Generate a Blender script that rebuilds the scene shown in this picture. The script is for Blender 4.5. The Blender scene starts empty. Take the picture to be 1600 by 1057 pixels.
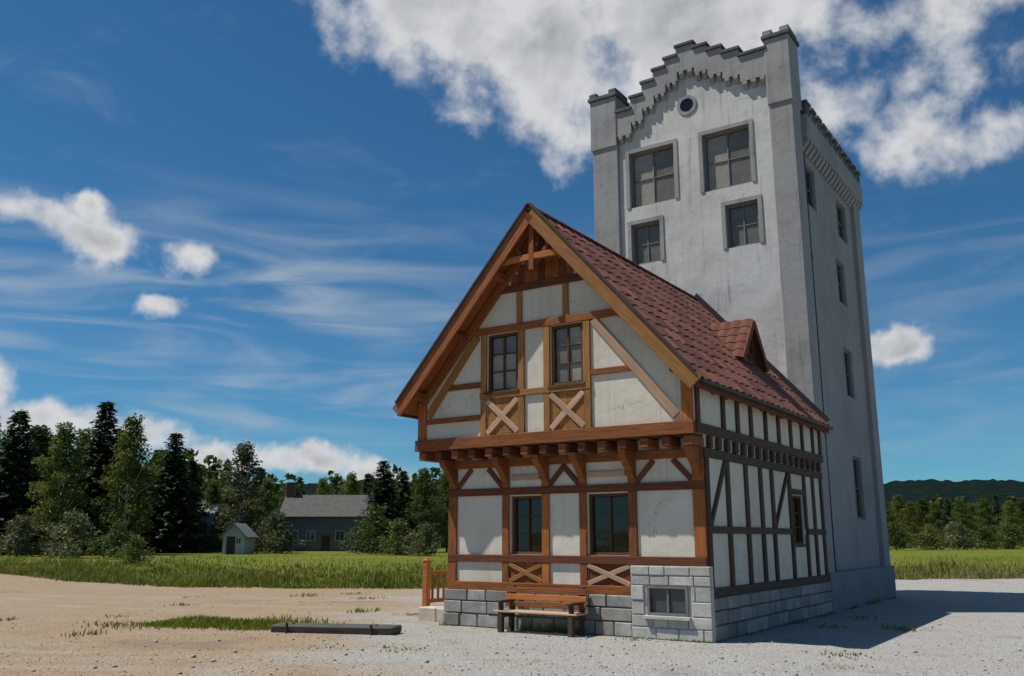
import bpy, bmesh, math, random
import numpy as np
from mathutils import Vector, Matrix
random.seed(7); rng = np.random.default_rng(7)
R = math.radians
scene = bpy.context.scene
col = scene.collection

# ------------------------------------------------------------------ camera
cam_d = bpy.data.cameras.new('camera'); cam = bpy.data.objects.new('camera', cam_d); col.objects.link(cam)
cam_d.sensor_width = 36.0; cam_d.lens = 36.0 * 1400 / 1600
cam_d.clip_start = 0.1; cam_d.clip_end = 9000
cam.location = (0, 0, 1.8); cam.rotation_euler = (R(90 + 12.6), 0, 0)
scene.camera = cam

# ------------------------------------------------------------------ sun, sky, exposure
SUN_EL = 61.0
SUN_AZ = -90.0           # degrees from +Y towards +X: the sun stands to the left of the camera
SUN_DIR = Vector((math.sin(R(SUN_AZ)) * math.cos(R(SUN_EL)), math.cos(R(SUN_AZ)) * math.cos(R(SUN_EL)), math.sin(R(SUN_EL))))
sl = bpy.data.lights.new('sun', 'SUN'); sun = bpy.data.objects.new('sun', sl); col.objects.link(sun)
sl.energy = 5.0; sl.angle = R(0.53); sl.color = (1.0, 0.95, 0.87)
sun.rotation_euler = (-SUN_DIR).to_track_quat('-Z', 'Y').to_euler()
vs = scene.view_settings
vs.view_transform = 'Standard'; vs.look = 'None'; vs.exposure = 0.0; vs.gamma = 1.0; vs.use_curve_mapping = False
scene.cycles.use_adaptive_sampling = True; scene.cycles.adaptive_threshold = 0.02; scene.cycles.max_bounces = 5; scene.cycles.diffuse_bounces = 2; scene.cycles.glossy_bounces = 2; scene.cycles.transparent_max_bounces = 4

class NT:
    """small helper round a node tree"""
    def __init__(s, nt): s.nt = nt; s.n = nt.nodes; s.l = nt.links
    def node(s, t, **kw):
        n = s.n.new(t)
        for k, v in kw.items(): setattr(n, k, v)
        return n
    def put(s, sock, v):
        if v is None: return
        if isinstance(v, bpy.types.NodeSocket): s.l.new(v, sock)
        elif hasattr(sock.default_value, '__len__') and not isinstance(v, (tuple, list)): sock.default_value = [v] * len(sock.default_value)
        else: sock.default_value = v
    def m(s, op, a, b=None, c=None, clamp=False):
        n = s.node('ShaderNodeMath', operation=op, use_clamp=clamp)
        for i, v in enumerate((a, b, c)):
            if v is not None: s.put(n.inputs[i], v)
        return n.outputs[0]
    def vm(s, op, a, b=None):
        n = s.node('ShaderNodeVectorMath', operation=op)
        s.put(n.inputs[0], a)
        if b is not None: s.put(n.inputs[1], b)
        return n.outputs[0]
    def scale(s, a, f):
        n = s.node('ShaderNodeVectorMath', operation='SCALE'); s.put(n.inputs[0], a); s.put(n.inputs['Scale'], f); return n.outputs[0]
    def noise(s, vec, sc, detail=4, rough=0.55, dist=0.0, color=False):
        n = s.node('ShaderNodeTexNoise'); s.put(n.inputs['Vector'], vec); n.inputs['Scale'].default_value = sc
        n.inputs['Detail'].default_value = detail; n.inputs['Roughness'].default_value = rough; n.inputs['Distortion'].default_value = dist
        return n.outputs['Color' if color else 'Fac']
    def voro(s, vec, sc, feature='F1', out='Distance'):
        n = s.node('ShaderNodeTexVoronoi', feature=feature); s.put(n.inputs['Vector'], vec); n.inputs['Scale'].default_value = sc
        return n.outputs[out]
    def ramp(s, f, stops, interp='LINEAR'):
        n = s.node('ShaderNodeValToRGB'); s.put(n.inputs[0], f); cr = n.color_ramp; cr.interpolation = interp
        while len(cr.elements) < len(stops): cr.elements.new(0.5)
        for e, (p, c) in zip(cr.elements, stops):
            e.position = p; e.color = (c, c, c, 1) if isinstance(c, (int, float)) else (*c, 1)
        return n.outputs[0]
    def sstep(s, v, a, b):
        n = s.node('ShaderNodeMapRange', interpolation_type='SMOOTHSTEP'); s.put(n.inputs[0], v)
        n.inputs[1].default_value = a; n.inputs[2].default_value = b; return n.outputs[0]
    def mix(s, f, a, b, mode='MIX'):
        n = s.node('ShaderNodeMix', data_type='RGBA', blend_type=mode); s.put(n.inputs[0], f)
        for i, v in ((6, a), (7, b)):
            if isinstance(v, (tuple, list)) and len(v) == 3: v = (*v, 1)
            s.put(n.inputs[i], v)
        return n.outputs[2]
    def mapping(s, vec, scale=(1, 1, 1), loc=(0, 0, 0), rot=(0, 0, 0)):
        n = s.node('ShaderNodeMapping'); s.put(n.inputs[0], vec); n.inputs['Scale'].default_value = scale
        n.inputs['Location'].default_value = loc; n.inputs['Rotation'].default_value = rot; return n.outputs[0]

world = bpy.data.worlds.new('World'); scene.world = world; world.use_nodes = True
def build_world():
    t = NT(world.node_tree); t.n.clear()
    sky = t.node('ShaderNodeTexSky', sky_type='NISHITA'); sky.sun_disc = False
    sky.sun_elevation = R(SUN_EL); sky.sun_rotation = R(SUN_AZ)
    sky.altitude = 800; sky.air_density = 1.0; sky.dust_density = 0.12; sky.ozone_density = 2.2
    skyc = t.mix(1.0, sky.outputs[0], (0.50, 1.09, 1.38), 'MULTIPLY')
    d = t.node('ShaderNodeTexCoord').outputs['Generated']
    sep = t.node('ShaderNodeSeparateXYZ'); t.l.new(d, sep.inputs[0]); x, y, z = sep.outputs
    warp = t.noise(d, 7.0, 5, 0.6, color=True)
    ws = t.node('ShaderNodeSeparateColor'); t.l.new(warp, ws.inputs[0])
    az = t.m('MULTIPLY', t.m('ARCTAN2', x, y), 57.2958)
    el = t.m('MULTIPLY', t.m('ARCSINE', z), 57.2958)
    azw = t.m('ADD', az, t.m('MULTIPLY', t.m('SUBTRACT', ws.outputs[0], 0.5), 7.0))
    elw = t.m('ADD', el, t.m('MULTIPLY', t.m('SUBTRACT', ws.outputs[1], 0.5), 5.0))
    # cumulus: azimuth, elevation, half width, half height (degrees), height of the field
    blobs = [(-4, 34, 10, 7.5, 1.0), (2, 30.5, 10, 6, 1.0), (-1, 37, 18, 7, 1.0), (12, 32, 13, 8.5, 1.0), (26, 36, 18, 5.0, 1.0), (21, 26.5, 6, 3.0, .5), (27, 29.5, 7, 3.2, .40), (34, 30.5, 6, 2.5, .45),
             (25.0, 22.6, 4.2, 3.0, .66), (32, 26.5, 5, 2.2, .42), (31.5, 22.6, 3.5, 1.8, .42), (8, 25.5, 6, 3, .75), (42, 27, 7, 5, .8), (14, 42, 26, 7, 1.0),
             (-26.0, 17.4, 3.5, 1.5, .74), (-30.8, 17.6, 3.6, .9, .42), (-26.2, 19.2, 1.4, 1.2, .7), (-20.4, 16.9, 1.4, 1.1, .48), (-22.3, 13.8, 1.6, .85, .60),
             (24.4, 11.3, 2.5, 1.5, .95), (-31.5, 8.0, 3.6, 2.4, .9), (-28, 6.2, 4.0, 1.9, .8), (-22.5, 6.0, 3.4, 1.8, .8), (-17.5, 5.0, 3.6, 1.5, .8), (-12.2, 4.9, 4.0, 1.2, .8),
             (-7.5, 4.2, 3.5, 1.0, .6), (-41, 11, 7, 4, .9), (-52, 22, 9, 5, .9), (45, 9, 6, 3, .8), (60, 20, 10, 6, .9)]
    M = None
    for (a, e, ra, re, hgt) in blobs:
        u = t.m('MULTIPLY', t.m('SUBTRACT', azw, a), 1 / ra); v = t.m('MULTIPLY', t.m('SUBTRACT', elw, e), 1 / re)
        r = t.m('SQRT', t.m('ADD', t.m('MULTIPLY', u, u), t.m('MULTIPLY', v, v)))
        k = t.m('MULTIPLY', t.m('SUBTRACT', 1.0, r), hgt)
        M = k if M is None else t.m('SMOOTH_MAX', M, k, 0.12)
    # the same kind of sky goes on round the dome, outside the part that is in view
    big = t.noise(t.mapping(d, (1, 1, 1.7)), 3.1, 2, 0.5)
    away = t.m('MAXIMUM', t.sstep(t.m('ABSOLUTE', az), 40, 60), t.sstep(el, 44, 54))
    Mout = t.m('SUBTRACT', t.m('MULTIPLY', t.m('SUBTRACT', big, 0.60), 5.0), t.m('MULTIPLY', t.m('SUBTRACT', 1.0, away), 6.0))
    M = t.m('MAXIMUM', M, Mout)
    fine = t.noise(d, 15.0, 7, 0.57, 0.1)
    dens = t.m('ADD', M, t.m('MULTIPLY', t.m('SUBTRACT', fine, 0.52), 1.5))
    alpha = t.sstep(dens, -0.02, 0.52)
    # light and grey inside the cloud: compare the puff texture with itself a little nearer the sun
    off = t.vm('ADD', d, tuple(0.016 * c for c in SUN_DIR))
    fine2 = t.noise(off, 15.0, 4, 0.57, 0.1)
    rel = t.m('MULTIPLY', t.m('SUBTRACT', fine, fine2), 1.7)
    big2 = t.noise(t.mapping(d, (1, 1, 1.5), (3, 1, 0)), 8.5, 4, 0.5)
    thick = t.m('ADD', t.sstep(dens, 0.30, 0.95), t.m('MULTIPLY', t.m('SUBTRACT', big2, 0.5), 1.3))
    shade = t.m('ADD', t.m('SUBTRACT', 1.03, t.m('MULTIPLY', thick, 0.50)), rel, clamp=True)
    cloud = t.mix(shade, (4.4, 4.9, 5.5), (11.3, 11.5, 11.8))
    # thin high streaks
    st = t.noise(t.mapping(d, (1.6, 1.6, 11), rot=(0.0, 0.06, 0.3)), 2.6, 5, 0.5, 0.9)
    band = t.m('MULTIPLY', t.sstep(el, 2.0, 7.0), t.m('SUBTRACT', 1.0, t.sstep(el, 14.5, 23)))
    lft = t.m('ADD', 0.35, t.m('MULTIPLY', t.m('SUBTRACT', 1.0, t.sstep(az, -16, 4)), 0.65))
    cir = t.m('MULTIPLY', t.m('MULTIPLY', t.m('MULTIPLY', t.sstep(st, 0.38, 0.80), band), lft), 0.66)
    st2 = t.noise(t.mapping(d, (3, 6, 9), rot=(0.3, 0.5, 0.2)), 2.0, 6, 0.6, 0.8)
    cir = t.m('ADD', cir, t.m('MULTIPLY', t.sstep(st2, 0.52, 0.85), 0.16), clamp=True)
    c1 = t.mix(cir, skyc, (8.0, 9.0, 9.8))
    c2 = t.mix(alpha, c1, cloud)
    bg = t.node('ShaderNodeBackground'); t.put(bg.inputs[0], c2); bg.inputs[1].default_value = 0.057
    o = t.node('ShaderNodeOutputWorld'); t.l.new(bg.outputs[0], o.inputs[0])
build_world()
world.cycles.sampling_method = 'MANUAL'; world.cycles.sample_map_resolution = 512

# ------------------------------------------------------------------ materials
MATS = {}
def mat(name, fn):
    if name in MATS: return MATS[name]
    m = bpy.data.materials.new(name); m.use_nodes = True
    t = NT(m.node_tree); t.n.clear()
    p = t.node('ShaderNodeBsdfPrincipled'); o = t.node('ShaderNodeOutputMaterial'); t.l.new(p.outputs[0], o.inputs[0])
    fn(t, p); MATS[name] = m; return m
def bump(t, p, h, strength=0.4, dist=0.02):
    b = t.node('ShaderNodeBump'); b.inputs['Strength'].default_value = strength; b.inputs['Distance'].default_value = dist
    t.l.new(h, b.inputs['Height']); t.l.new(b.outputs[0], p.inputs['Normal'])
def ob(t): return t.node('ShaderNodeTexCoord').outputs['Object']
def rnd(t): return t.node('ShaderNodeObjectInfo').outputs['Random']

def m_plaster(base, dirt, rough_s=30.0, streak=0.35):
    def fn(t, p):
        c = ob(t)
        n1 = t.noise(c, 0.55, 6, 0.62, 0.3); n2 = t.noise(c, 6.0, 6, 0.65)
        st = t.noise(t.mapping(c, (4.5, 4.5, 0.22)), 2.6, 7, 0.66)
        st2 = t.noise(t.mapping(c, (1.4, 1.4, 0.12)), 1.7, 4, 0.6)
        f = t.m('ADD', t.m('MULTIPLY', t.sstep(n1, 0.42, 0.70), 0.40), t.m('MULTIPLY', t.m('MULTIPLY', t.sstep(st, 0.48, 0.74), t.sstep(st2, 0.38, 0.6)), streak * 1.5))
        f = t.m('ADD', f, t.m('MULTIPLY', t.sstep(n2, 0.5, 0.8), 0.25), clamp=True)
        cc = t.mix(f, base, dirt)
        pat = t.sstep(t.noise(t.vm('ADD', c, (11.3, 4.1, 7.7)), 0.42, 2, 0.5, 1.2), 0.63, 0.645)     # patches of newer render
        cc = t.mix(t.m('MULTIPLY', pat, 0.35), cc, tuple(min(.8, v * 1.12) for v in base))
        v = t.voro(t.vm('ADD', c, t.scale(t.noise(c, 1.7, 4, .6, color=True), 0.7)), 0.55, 'DISTANCE_TO_EDGE')
        crack = t.m('MULTIPLY', t.m('SUBTRACT', 1.0, t.sstep(v, 0.0, 0.006)), t.sstep(t.noise(c, .8, 2), .52, .6))
        cc = t.mix(t.m('MULTIPLY', crack, 0.5), cc, tuple(v_ * .4 for v_ in dirt))
        t.put(p.inputs['Base Color'], cc); p.inputs['Roughness'].default_value = 0.92; p.inputs['Specular IOR Level'].default_value = 0.2
        hgt = t.m('ADD', t.m('MULTIPLY', t.noise(c, rough_s, 5, 0.65), 0.35), t.m('ADD', t.m('MULTIPLY', n2, 0.6), t.m('MULTIPLY', t.noise(c, 1.8, 2, 0.5), 1.6)))
        bump(t, p, hgt, 0.55, 0.022)
    return fn
def m_wood(a, b, rough=0.75, vary=0.35):
    def fn(t, p):
        c = ob(t); r = rnd(t)
        cv = t.vm('ADD', c, t.scale(t.node('ShaderNodeObjectInfo').outputs['Location'], 1.7))
        g = t.noise(t.mapping(cv, (1.2, 16, 16)), 2.4, 6, 0.62, 0.4)
        k = t.noise(t.mapping(cv, (1, 3, 3)), 1.6, 4, 0.6)
        cc = t.mix(t.sstep(g, 0.3, 0.72), a, b)
        cc = t.mix(t.m('MULTIPLY', t.sstep(k, 0.5, 0.8), 0.4), cc, tuple(v * 0.55 for v in a))
        br = t.m('ADD', 1.0 - vary / 2, t.m('MULTIPLY', r, vary))
        cb = t.node('ShaderNodeCombineColor')
        for i in range(3): t.l.new(br, cb.inputs[i])
        t.put(p.inputs['Base Color'], t.mix(1.0, cc, cb.outputs[0], 'MULTIPLY')); p.inputs['Roughness'].default_value = rough
        p.inputs['Specular IOR Level'].default_value = 0.3
        bump(t, p, g, 0.5, 0.012)
    return fn
def m_stone(a, b, vary=0.4, sc=5.0):
    def fn(t, p):
        c = t.vm('ADD', ob(t), t.scale(t.node('ShaderNodeObjectInfo').outputs['Location'], 1.3))
        n = t.noise(c, sc, 8, 0.65); n2 = t.noise(c, sc * 7, 5, 0.6)
        cc = t.mix(t.sstep(n, 0.3, 0.7), a, b)
        hue = t.m('FRACT', t.m('MULTIPLY', rnd(t), 7.31))
        cc = t.mix(t.m('MULTIPLY', t.sstep(hue, 0.45, 1.0), vary), cc, (a[0] * 1.12, a[1] * 0.95, a[2] * 0.72))
        lich = t.sstep(t.noise(c, sc * .5, 5, .7), .60, .72)
        cc = t.mix(t.m('MULTIPLY', lich, vary * .55), cc, (0.13, 0.13, 0.075))
        br = t.m('ADD', 1.0 - vary / 2, t.m('MULTIPLY', rnd(t), vary)); br = t.m('MULTIPLY', br, t.m('ADD', 0.8, t.m('MULTIPLY', n2, 0.4)))
        cb = t.node('ShaderNodeCombineColor')
        for i in range(3): t.l.new(br, cb.inputs[i])
        t.put(p.inputs['Base Color'], t.mix(1.0, cc, cb.outputs[0], 'MULTIPLY')); p.inputs['Roughness'].default_value = 0.88
        bump(t, p, t.m('ADD', n, t.m('MULTIPLY', n2, 0.5)), 0.6, 0.02)
    return fn
def m_plain(c, rough=0.6, metal=0.0, spec=0.5):
    def fn(t, p):
        n = t.noise(ob(t), 4.0, 5, 0.6)
        t.put(p.inputs['Base Color'], t.mix(t.sstep(n, 0.3, 0.75), c, tuple(v * 0.72 for v in c)))
        t.put(p.inputs['Roughness'], t.m('ADD', rough - 0.08, t.m('MULTIPLY', n, 0.16))); p.inputs['Metallic'].default_value = metal
        p.inputs['Specular IOR Level'].default_value = spec
    return fn
def m_glass(c):
    def fn(t, p):
        p.inputs['Base Color'].default_value = (*c, 1); p.inputs['Roughness'].default_value = 0.04; p.inputs['IOR'].default_value = 1.5
        bump(t, p, t.noise(ob(t), 2.2, 2, 0.5), 0.06, 0.05)
    return fn
def m_leaf(a, b, trans=0.35):
    def fn(t, p):
        c = ob(t); n = t.noise(c, 0.55, 4, 0.6); n2 = t.noise(c, 6.0, 2, 0.5)
        f = t.m('ADD', t.m('MULTIPLY', n, 0.6), t.m('MULTIPLY', n2, 0.4))
        cc = t.mix(t.sstep(f, 0.32, 0.66), a, b)
        br = t.m('ADD', 0.8, t.m('MULTIPLY', rnd(t), 0.4))
        cb = t.node('ShaderNodeCombineColor')
        for i in range(3): t.l.new(br, cb.inputs[i])
        cc = t.mix(1.0, cc, cb.outputs[0], 'MULTIPLY')
        t.put(p.inputs['Base Color'], cc); p.inputs['Roughness'].default_value = 0.6; p.inputs['Specular IOR Level'].default_value = 0.25
        tr = t.node('ShaderNodeBsdfTranslucent'); t.put(tr.inputs[0], cc)
        mx = t.node('ShaderNodeMixShader'); mx.inputs[0].default_value = trans
        t.l.new(p.outputs[0], mx.inputs[1]); t.l.new(tr.outputs[0], mx.inputs[2])
        out = [n_ for n_ in t.n if n_.type == 'OUTPUT_MATERIAL'][0]; t.l.new(mx.outputs[0], out.inputs[0])
    return fn

PL_H = mat('house plaster', m_plaster((0.62, 0.575, 0.49), (0.42, 0.375, 0.305), 34, 0.35))
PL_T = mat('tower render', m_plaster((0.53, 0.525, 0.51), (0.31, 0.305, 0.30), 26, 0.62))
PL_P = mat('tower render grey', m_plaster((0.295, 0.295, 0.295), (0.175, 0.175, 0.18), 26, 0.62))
WOOD = mat('brown timber', m_wood((0.15, 0.044, 0.012), (0.30, 0.098, 0.026)))
WOOD_R = mat('red brown timber', m_wood((0.085, 0.024, 0.010), (0.17, 0.052, 0.02)))
WOOD_L = mat('light timber', m_wood((0.40, 0.24, 0.16), (0.52, 0.34, 0.23)))
WOOD_T = mat('tan timber', m_wood((0.22, 0.098, 0.026), (0.36, 0.17, 0.05)))
WOOD_O = mat('orange timber', m_wood((0.28, 0.085, 0.018), (0.45, 0.155, 0.036)))
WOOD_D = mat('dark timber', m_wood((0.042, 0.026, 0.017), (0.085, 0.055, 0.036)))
WOOD_G = mat('weathered grey timber', m_wood((0.06, 0.054, 0.05), (0.13, 0.115, 0.10)))
TILE = mat('maroon roof tile', m_stone((0.13, 0.042, 0.030), (0.215, 0.076, 0.054), 0.8, 4))
STONE = mat('grey plinth stone', m_stone((0.20, 0.196, 0.19), (0.335, 0.32, 0.30), 0.5, 4))
MORTAR = mat('plinth mortar', m_plaster((0.15, 0.145, 0.138), (0.10, 0.097, 0.092), 40))
SLATE = mat('dark slate coping', m_stone((0.055, 0.058, 0.062), (0.10, 0.10, 0.105), 0.35, 4))
SLAB = mat('pale stone slab', m_stone((0.42, 0.36, 0.30), (0.55, 0.47, 0.40), 0.2, 4))
FRAME = mat('window frame brown', m_wood((0.07, 0.032, 0.014), (0.12, 0.055, 0.025)))
FRAME_G = mat('window frame grey', m_plain((0.17, 0.165, 0.155), 0.6))
FRAME_W = mat('window frame white', m_plain((0.60, 0.62, 0.62), 0.5))
GLASS = mat('dark glass', m_glass((0.012, 0.012, 0.013)))
GLASS_T = mat('grey brown glass', lambda t, p: (m_plain((0.30, 0.265, 0.22), 0.35)(t, p)))  # opaque grey-brown tone across the whole pane
GLASS_U = mat('darker grey brown glass', lambda t, p: (m_plain((0.155, 0.14, 0.118), 0.25)(t, p)))  # the same pane in a darker grey-brown
GLASS_B = mat('blue grey glass', m_glass((0.05, 0.065, 0.085)))
CURTAIN = mat('drawn curtain', m_plain((0.30, 0.26, 0.21), 0.9))
METAL = mat('dark metal', m_plain((0.045, 0.05, 0.055), 0.45, 0.6))

# ------------------------------------------------------------------ mesh helpers
def tag(o, label=None, cat=None, group=None, kind=None):
    if label: o['label'] = label
    if cat: o['category'] = cat
    if group: o['group'] = group
    if kind: o['kind'] = kind
    return o
def empty(name, loc=(0, 0, 0), rz=0.0, parent=None):
    o = bpy.data.objects.new(name, None); col.objects.link(o); o.location = loc; o.rotation_euler = (0, 0, rz); o.parent = parent
    o.empty_display_size = 0.3
    return o
def link(name, me, m, parent=None, smooth=False):
    if m is not None and not me.materials: me.materials.append(m)
    o = bpy.data.objects.new(name, me); col.objects.link(o); o.parent = parent
    if smooth:
        for p in me.polygons: p.use_smooth = True
    return o
class MB:
    def __init__(s): s.v = []; s.f = []
    def add(s, vs, fs):
        b = len(s.v); s.v += [tuple(v) for v in vs]; s.f += [[b + i for i in f] for f in fs]; return s
    def box(s, x0, x1, y0, y1, z0, z1):
        return s.add([(x0, y0, z0), (x1, y0, z0), (x1, y1, z0), (x0, y1, z0), (x0, y0, z1), (x1, y0, z1), (x1, y1, z1), (x0, y1, z1)],
                     [(3, 2, 1, 0), (4, 5, 6, 7), (0, 1, 5, 4), (1, 2, 6, 5), (2, 3, 7, 6), (3, 0, 4, 7)])
    def prism_y(s, poly, y0, y1):           # poly in (x, z), counter-clockwise seen from -y
        n = len(poly)
        vs = [(x, y0, z) for x, z in poly] + [(x, y1, z) for x, z in poly]
        return s.add(vs, [list(range(n)), list(range(2 * n - 1, n - 1, -1))] + [((i + 1) % n, i, n + i, n + (i + 1) % n) for i in range(n)])
    def prism_x(s, poly, x0, x1):           # poly in (y, z)
        n = len(poly)
        vs = [(x1, y, z) for y, z in poly] + [(x0, y, z) for y, z in poly]
        return s.add(vs, [list(range(n)), list(range(2 * n - 1, n - 1, -1))] + [((i + 1) % n, i, n + i, n + (i + 1) % n) for i in range(n)])
    def tube(s, p, q, r0, r1, n=8, cap=True):
        p = Vector(p); q = Vector(q); d = (q - p).normalized(); a = d.orthogonal().normalized(); b = d.cross(a)
        vs = []
        for c, r in ((p, r0), (q, r1)):
            for i in range(n):
                t = 2 * math.pi * i / n; vs.append(c + a * (r * math.cos(t)) + b * (r * math.sin(t)))
        fs = [(i, (i + 1) % n, n + (i + 1) % n, n + i) for i in range(n)]
        if cap: fs += [list(range(n - 1, -1, -1)), list(range(n, 2 * n))]
        return s.add(vs, fs)
    def mesh(s, name, bevel=0.0):
        me = bpy.data.meshes.new(name); me.from_pydata(s.v, [], s.f)
        bm = bmesh.new(); bm.from_mesh(me); bmesh.ops.recalc_face_normals(bm, faces=bm.faces[:])
        if bevel > 0: bmesh.ops.bevel(bm, geom=bm.edges[:], offset=bevel, segments=1, affect='EDGES', profile=0.5)
        bm.to_mesh(me); bm.free(); return me
    def build(s, name, m, parent=None, bevel=0.0, smooth=False):
        return link(name, s.mesh(name, bevel), m, parent, smooth)
def box_obj(name, x0, x1, y0, y1, z0, z1, m, parent, bevel=0.006, jitter=0.0):
    """box with its own origin in its middle (so that grain and stone texture differ from piece to piece)"""
    cx, cy, cz = (x0 + x1) / 2, (y0 + y1) / 2, (z0 + z1) / 2; a, b, c = abs(x1 - x0) / 2, abs(y1 - y0) / 2, abs(z1 - z0) / 2
    mb = MB().box(-a, a, -b, b, -c, c)
    if jitter: mb.v = [tuple(k + random.uniform(-jitter, jitter) for k in v) for v in mb.v]
    o = mb.build(name, m, parent, bevel); o.location = (cx, cy, cz); return o
def beam(name, p, q, w, d, nrm, m, parent, bevel=0.008):
    """timber from p to q; w across in the wall plane, d along the wall's normal; grain runs along local x"""
    p = Vector(p); q = Vector(q); L = (q - p).length; X = (q - p).normalized(); Z = Vector(nrm).normalized(); Y = Z.cross(X).normalized(); Z = X.cross(Y)
    o = MB().box(-L / 2, L / 2, -w / 2, w / 2, -d / 2, d / 2).build(name, m, parent, bevel)
    mt = Matrix((X, Y, Z)).transposed().to_4x4(); mt.translation = (p + q) / 2
    o.matrix_basis = mt; return o
def cut(o, boxes):
    mb = MB()
    for b in boxes: mb.box(*b)
    c = mb.build('cutter', None); c.parent = None
    keep = o.parent, o.matrix_basis.copy(); o.parent = None; o.matrix_world = Matrix()
    md = o.modifiers.new('b', 'BOOLEAN'); md.object = c; md.operation = 'DIFFERENCE'; md.solver = 'EXACT'
    bpy.context.view_layer.update()
    me = bpy.data.meshes.new_from_object(o.evaluated_get(bpy.context.evaluated_depsgraph_get()))
    o.modifiers.clear(); o.data = me; o.parent = keep[0]; o.matrix_basis = keep[1]
    bpy.data.objects.remove(c)
    return o
def tri_mesh(name, V, F, m, parent=None):
    me = bpy.data.meshes.new(name); V = np.asarray(V, np.float32); F = np.asarray(F, np.int32); k = F.shape[1]
    me.vertices.add(len(V)); me.vertices.foreach_set('co', V.ravel())
    me.loops.add(F.size); me.loops.foreach_set('vertex_index', F.ravel())
    me.polygons.add(len(F)); me.polygons.foreach_set('loop_start', np.arange(0, F.size, k, dtype=np.int32))
    me.update(calc_edges=True); me.validate()
    me.materials.append(m); return me
def copy_tree(o, parent=None):
    c = o.copy(); col.objects.link(c); c.parent = parent
    for ch in list(o.children): copy_tree(ch, c)
    return c

# ------------------------------------------------------------------ ground
def m_gravel(t, p):
    c = t.node('ShaderNodeNewGeometry').outputs['Position']
    sx = t.node('ShaderNodeSeparateXYZ'); t.l.new(c, sx.inputs[0])
    n1 = t.noise(c, 0.16, 5, 0.6, 0.4); n2 = t.noise(c, 1.1, 6, 0.65); n3 = t.noise(c, 9, 6, 0.7); v = t.voro(c, 26, out='Color'); vd = t.voro(c, 26)
    tr = t.noise(t.mapping(c, (0.35, 1.6, 1), rot=(0, 0, 0.25)), 0.55, 4, 0.6, 0.3)       # wheel-packed streaks
    sandy = t.sstep(t.m('ADD', t.m('MULTIPLY', sx.outputs[0], -0.12), t.m('MULTIPLY', n1, 1.9)), 1.0, 1.55)
    base = t.mix(sandy, (0.325, 0.32, 0.302), (0.30, 0.218, 0.138))
    base = t.mix(t.m('MULTIPLY', t.sstep(tr, 0.45, 0.7), 0.5), base, (0.305, 0.275, 0.23))
    base = t.mix(t.m('MULTIPLY', t.sstep(n2, 0.5, 0.75), 0.45), base, (0.165, 0.142, 0.118))
    # wheel tracks of the cars that turn here
    def track(a, b, off):
        yc = t.m('ADD', t.m('ADD', t.m('MULTIPLY', sx.outputs[0], b), a + off), t.m('MULTIPLY', t.m('SINE', t.m('MULTIPLY', sx.outputs[0], .17)), 1.6))
        dd = t.m('ABSOLUTE', t.m('SUBTRACT', t.m('ADD', sx.outputs[1], t.m('MULTIPLY', n2, .5)), yc))
        return t.m('SUBTRACT', 1.0, t.sstep(dd, .10, .34))
    rut = None
    for a_, b_ in ((24.0, -.32), (14.6, -.22), (29.5, -.05)):
        for off in (-.85, .85):
            q = track(a_, b_, off); rut = q if rut is None else t.m('MAXIMUM', rut, q)
    rut = t.m('MULTIPLY', rut, t.sstep(t.noise(c, .35, 3, .6), .36, .58))
    base = t.mix(t.m('MULTIPLY', rut, .55), base, (0.335, 0.30, 0.25))
    damp = t.sstep(t.noise(t.vm('ADD', c, (31., 7., 0.)), .28, 4, .55, .5), .60, .72)
    base = t.mix(t.m('MULTIPLY', damp, .45), base, (0.13, 0.108, 0.086))
    sv = t.node('ShaderNodeSeparateColor'); t.l.new(v, sv.inputs[0])
    k = t.m('ADD', 0.66, t.m('ADD', t.m('MULTIPLY', sv.outputs[0], 0.30), t.m('MULTIPLY', n3, 0.42)))
    cb = t.node('ShaderNodeCombineColor')
    for i in range(3): t.l.new(k, cb.inputs[i])
    t.put(p.inputs['Base Color'], t.mix(1.0, base, cb.outputs[0], 'MULTIPLY')); p.inputs['Roughness'].default_value = 0.95
    p.inputs['Specular IOR Level'].default_value = 0.2
    bump(t, p, t.m('ADD', t.m('MULTIPLY', vd, -0.8), t.m('ADD', t.m('MULTIPLY', n3, 0.6), t.m('SUBTRACT', t.m('MULTIPLY', n2, 2.2), t.m('MULTIPLY', rut, 1.2)))), 0.75, 0.035)
def m_field(t, p):
    c = t.node('ShaderNodeNewGeometry').outputs['Position']
    n1 = t.noise(c, 0.045, 5, 0.6, 0.5); n2 = t.noise(c, 0.5, 6, 0.65); n3 = t.noise(c, 5, 6, 0.7)
    b = t.mix(t.sstep(n1, 0.35, 0.65), (0.10, 0.135, 0.014), (0.165, 0.165, 0.022))
    b = t.mix(t.m('MULTIPLY', t.sstep(n2, 0.45, 0.75), 0.6), b, (0.07, 0.10, 0.018))
    b = t.mix(t.m('MULTIPLY', t.sstep(n3, 0.5, 0.8), 0.5), b, (0.20, 0.19, 0.06))
    t.put(p.inputs['Base Color'], b); p.inputs['Roughness'].default_value = 0.95; p.inputs['Specular IOR Level'].default_value = 0.1
    bump(t, p, t.m('ADD', n3, t.m('MULTIPLY', n2, 2)), 0.9, 0.15)
GRAVEL = mat('gravel', m_gravel); FIELD = mat('meadow', m_field)
def sheet(name, poly, z, m):
    me = bpy.data.meshes.new(name); me.from_pydata([(x, y, z) for x, y in poly], [], [list(range(len(poly)))])
    return tag(link(name, me, m), kind='structure')
sheet('ground', [(-7000, -3000), (7000, -3000), (7000, 8000), (-7000, 8000)], -0.012, FIELD)
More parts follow.
